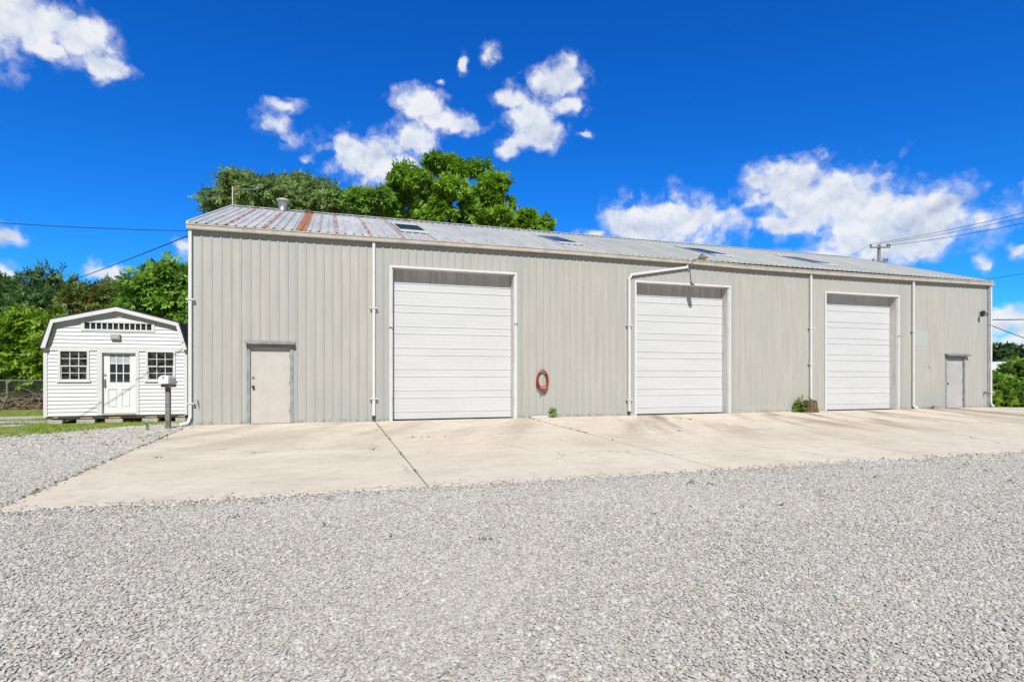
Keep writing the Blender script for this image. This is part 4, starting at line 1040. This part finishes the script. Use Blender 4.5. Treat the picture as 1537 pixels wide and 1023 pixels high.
# joint weeds and edge weeds
JC, JD = [], []
def along(p, q_, n, spread, cl=.6):
    cs = rng.uniform(0, 1, max(3, n//9)); tt = np.clip(cs[rng.integers(0, len(cs), n)] + rng.normal(0, .012, n), 0, 1) if cl else rng.uniform(0,1,n)
    P0, P1 = np.array(p), np.array(q_); pts_ = P0 + (P1-P0)*tt[:,None]; pts_[:,:2] += rng.normal(0, spread, (n,2)); JC.append(pts_)
zt_ = lambda x, y: (x, y, .02*y-.008)
along(zt_(4.6,-.3), zt_(4.6,-4.5), 60, .012); along(zt_(4.6,-4.5), zt_(4.6,-9), 25, .012); along(zt_(9.15,-.1), zt_(9.15,-4), 150, .02, 0); along(zt_(9.15,-3), zt_(9.15,-8), 40, .012)
along(zt_(13.7,-.3), zt_(13.7,-3), 50, .015); along(zt_(0,-.8), zt_(0,-9), 420, .03, 0); along((.4,-9.06,-.20), (14,-9.06,-.20), 130, .04); along(zt_(4.7,-3.95), zt_(9.1,-3.95), 30, .01)
along(zt_(0,-5.55), zt_(4.6,-5.55), 25, .01); along(zt_(0,-2.45), zt_(4.6,-2.45), 16, .01); along(zt_(9.4,-4.35), zt_(13.6,-4.35), 22, .01); along((2.6,-.03,.0), (29,-.03,.0), 220, .01)
along((-.1,-9.08,-.2), (1.2,-9.1,-.2), 60, .03, 0)
for k in range(95):
    x_, y_ = random.uniform(-5.5,-.1), random.uniform(-3.6,-.7) ; along((x_,y_,gz(y_)+.01), (x_+.07,y_,gz(y_)+.01), 7, .03, 0)
for k in range(34):
    x_, y_ = random.uniform(-4, 14), random.uniform(-11.6,-9.3); along((x_,y_,gz(y_)+.012), (x_+.06,y_,gz(y_)+.012), 5, .015, 0)
C = np.concatenate(JC); D = rng.normal(0,.6,(len(C),3)) + np.array([0,0,.45])
V = sprays(C, D, .022, 2, .024, .011, .1)
tag(npmesh('joint_weeds', V, np.arange(len(V)).reshape(-1,4), mat('small_weed_leaves', f_leaf((.06,.09,.015), (.16,.20,.04), (.20,.16,.07)))), 'tiny weeds rooted in the concrete joints and gravel', 'weeds', None, 'stuff')

# grass blades left of the slab
def vnoise(x, y):
    return np.sin(x*1.7+np.sin(y*2.1)*1.2)*.5 + np.sin(y*2.9+x*.8)*.3 + np.sin(x*5.1-y*3.7)*.2
N = 90000
gx_, gy_ = rng.uniform(-12, .0, N), rng.uniform(-2.6, 9.5, N)
nn = vnoise(gx_, gy_)*.45
line = gy_ + 1.5 - .9*np.maximum(gx_+3.3, 0) + nn
keep = (line > rng.uniform(-.3,.3,N))
keep &= ~((np.abs(gy_ + gx_*.25 + nn - 1.75) < .5) & (gx_ < -4.2)) & ~((np.abs(gy_ + nn - 5.2) < .8) & (gx_ < -4.0))
keep &= ~((gx_ > SX0-.05) & (gy_ > 2.0) & (gx_ < SX1+.1)) & ~((gx_ > -.3) & (gy_ > -.7))
keep &= rng.random(N) < np.where(gy_ < 2.2, 1., .5)
keep &= ~((gx_ > SX0-.2) & (gy_ > 1.72) & (gy_ < 2.1) & (rng.random(N) < .85))
keep &= rng.random(N) < np.clip(.75 + 1.1*vnoise(gx_*2.3+1, gy_*2.7), .12, 1)
gx_, gy_ = gx_[keep], gy_[keep]; n = len(gx_)
gzv = .02*np.clip(gy_, -9.05, 0) - .03
B = np.stack([gx_, gy_, gzv], 1); h = rng.uniform(.025,.07,(n,1))*np.where(vnoise(gx_*1.3+4, gy_*1.2)[:,None] > .1, 1.25, .8); a = rng.uniform(0, 2*math.pi, n)
w = np.stack([np.cos(a), np.sin(a), np.zeros(n)], 1)*.006; ln = np.stack([rng.normal(0,.5,n), rng.normal(0,.5,n), np.ones(n)], 1)*h
V = np.stack([B-w, B+w, B+ln*.6+w*.7, B+ln], 1).reshape(-1,3)
tag(npmesh('grass', V, np.arange(len(V)).reshape(-1,4), L_grass), 'short uneven green grass between the gravel and the shed', 'grass', None, 'stuff')

# ================================================================== GRAVEL
stc = bpy.data.collections.new('stone_shapes')
for k in range(7):
    import bmesh
    bm = bmesh.new(); bmesh.ops.create_icosphere(bm, subdivisions=1 if k < 5 else 2, radius=1.0)
    s_ = Vector((random.uniform(.85,1.3), random.uniform(.7,1.), random.uniform(.42,.7)))
    cuts_ = [(Vector((random.gauss(0,1), random.gauss(0,1), random.gauss(0,1))).normalized(), random.uniform(.55,.8)) for _ in range(5)]
    for v in bm.verts:
        p = v.co.copy()
        for nrm, dd_ in cuts_:
            e_ = p.dot(nrm) - dd_
            if e_ > 0: p -= nrm*e_
        p *= random.uniform(.93,1.07); v.co = Vector((p.x*s_.x, p.y*s_.y, p.z*s_.z))
    me = bpy.data.meshes.new('stone'); bm.to_mesh(me); bm.free(); me.materials.append(M_stone)
    so_ = bpy.data.objects.new('stone', me); stc.objects.link(so_)
def pts_region():
    out = []
    for (z0, z1, sp) in ((1.9, 5.5, .0195), (5.5, 9.5, .0235), (9.5, 21.0, .034)):
        n_z = int((z1-z0)/sp); 
        for i in range(n_z):
            Z = z0 + i*sp; hw = Z*.95 + 2.2
            u = np.arange(-hw, hw, sp); u = u + rng.uniform(-.45,.45,len(u))*sp; zz = Z + rng.uniform(-.45,.45,len(u))*sp
            out.append(np.stack([CAM[0] + RX*u + FX*zz, CAM[1] + RY*u + FY*zz, np.full(len(u), sp)], 1))
    return np.concatenate(out)
P = pts_region(); x, y = P[:,0], P[:,1]
nn = vnoise(x, y)*.45
k1 = (y < -9.045) | ((x < -.03) & (y + 1.5 - .9*np.maximum(x+3.3, 0) + nn < .1 + rng.normal(0,.3,len(x))))
k1 |= (x < -4.2) & (y > 1.2)
k1 &= (y < 2.0)
k1 |= (y >= -9.045) & (x > 0) & (rng.random(len(x)) < .34*np.exp(-(y+9.045)/.06)) & (y < -8.6)
k1 |= (x >= -.03) & (y > -9) & (y < -.8) & (rng.random(len(x)) < .22*np.exp(-(x+.03)/.05)) & (x < .4)
P = P[k1]; x, y, spc = P[:,0], P[:,1], P[:,2]
z = .02*np.clip(y, -9.05, 0) - .03 + rng.uniform(.000,.008,len(x)) + .003*vnoise(x*.8, y*.8)
edge = np.minimum(1, np.maximum(0, -9.045 - y)/.25); z = np.where((y < -9.04), z + .020*(1-edge), z); z = np.where((y >= -9.045) & (x > -.03), .02*y + .006, z)
me = bpy.data.meshes.new('gravel'); me.vertices.add(len(x)); me.vertices.foreach_set('co', np.stack([x,y,z],1).astype(np.float32).ravel())
at_ = me.attributes.new('size', 'FLOAT', 'POINT'); sz = spc*.60*np.exp(rng.normal(0,.30,len(x))); at_.data.foreach_set('value', sz.astype(np.float32))
print('stones', len(x))
gv = bpy.data.objects.new('gravel', me); COL.objects.link(gv); tag(gv, 'pale grey crushed limestone gravel covering the yard', 'gravel', None, 'stuff')
ng = bpy.data.node_groups.new('scatter', 'GeometryNodeTree')
ng.interface.new_socket('Geometry', in_out='INPUT', socket_type='NodeSocketGeometry'); ng.interface.new_socket('Geometry', in_out='OUTPUT', socket_type='NodeSocketGeometry')
gi, go = ng.nodes.new('NodeGroupInput'), ng.nodes.new('NodeGroupOutput')
iop = ng.nodes.new('GeometryNodeInstanceOnPoints'); ci = ng.nodes.new('GeometryNodeCollectionInfo')
ci.inputs['Collection'].default_value = stc; ci.inputs['Separate Children'].default_value = True; ci.inputs['Reset Children'].default_value = True
rv = ng.nodes.new('FunctionNodeRandomValue'); rv.data_type = 'FLOAT_VECTOR'; rv.inputs[0].default_value = (-.45,-.45,0); rv.inputs[1].default_value = (.45,.45,6.283)
na = ng.nodes.new('GeometryNodeInputNamedAttribute'); na.data_type = 'FLOAT'; na.inputs['Name'].default_value = 'size'
iop.inputs['Pick Instance'].default_value = True
L = ng.links.new
L(gi.outputs[0], iop.inputs['Points']); L(ci.outputs[0], iop.inputs['Instance']); L(rv.outputs[0], iop.inputs['Rotation']); L(na.outputs[0], iop.inputs['Scale']); L(iop.outputs[0], go.inputs[0])
gmod = gv.modifiers.new('scatter', 'NODES'); gmod.node_group = ng
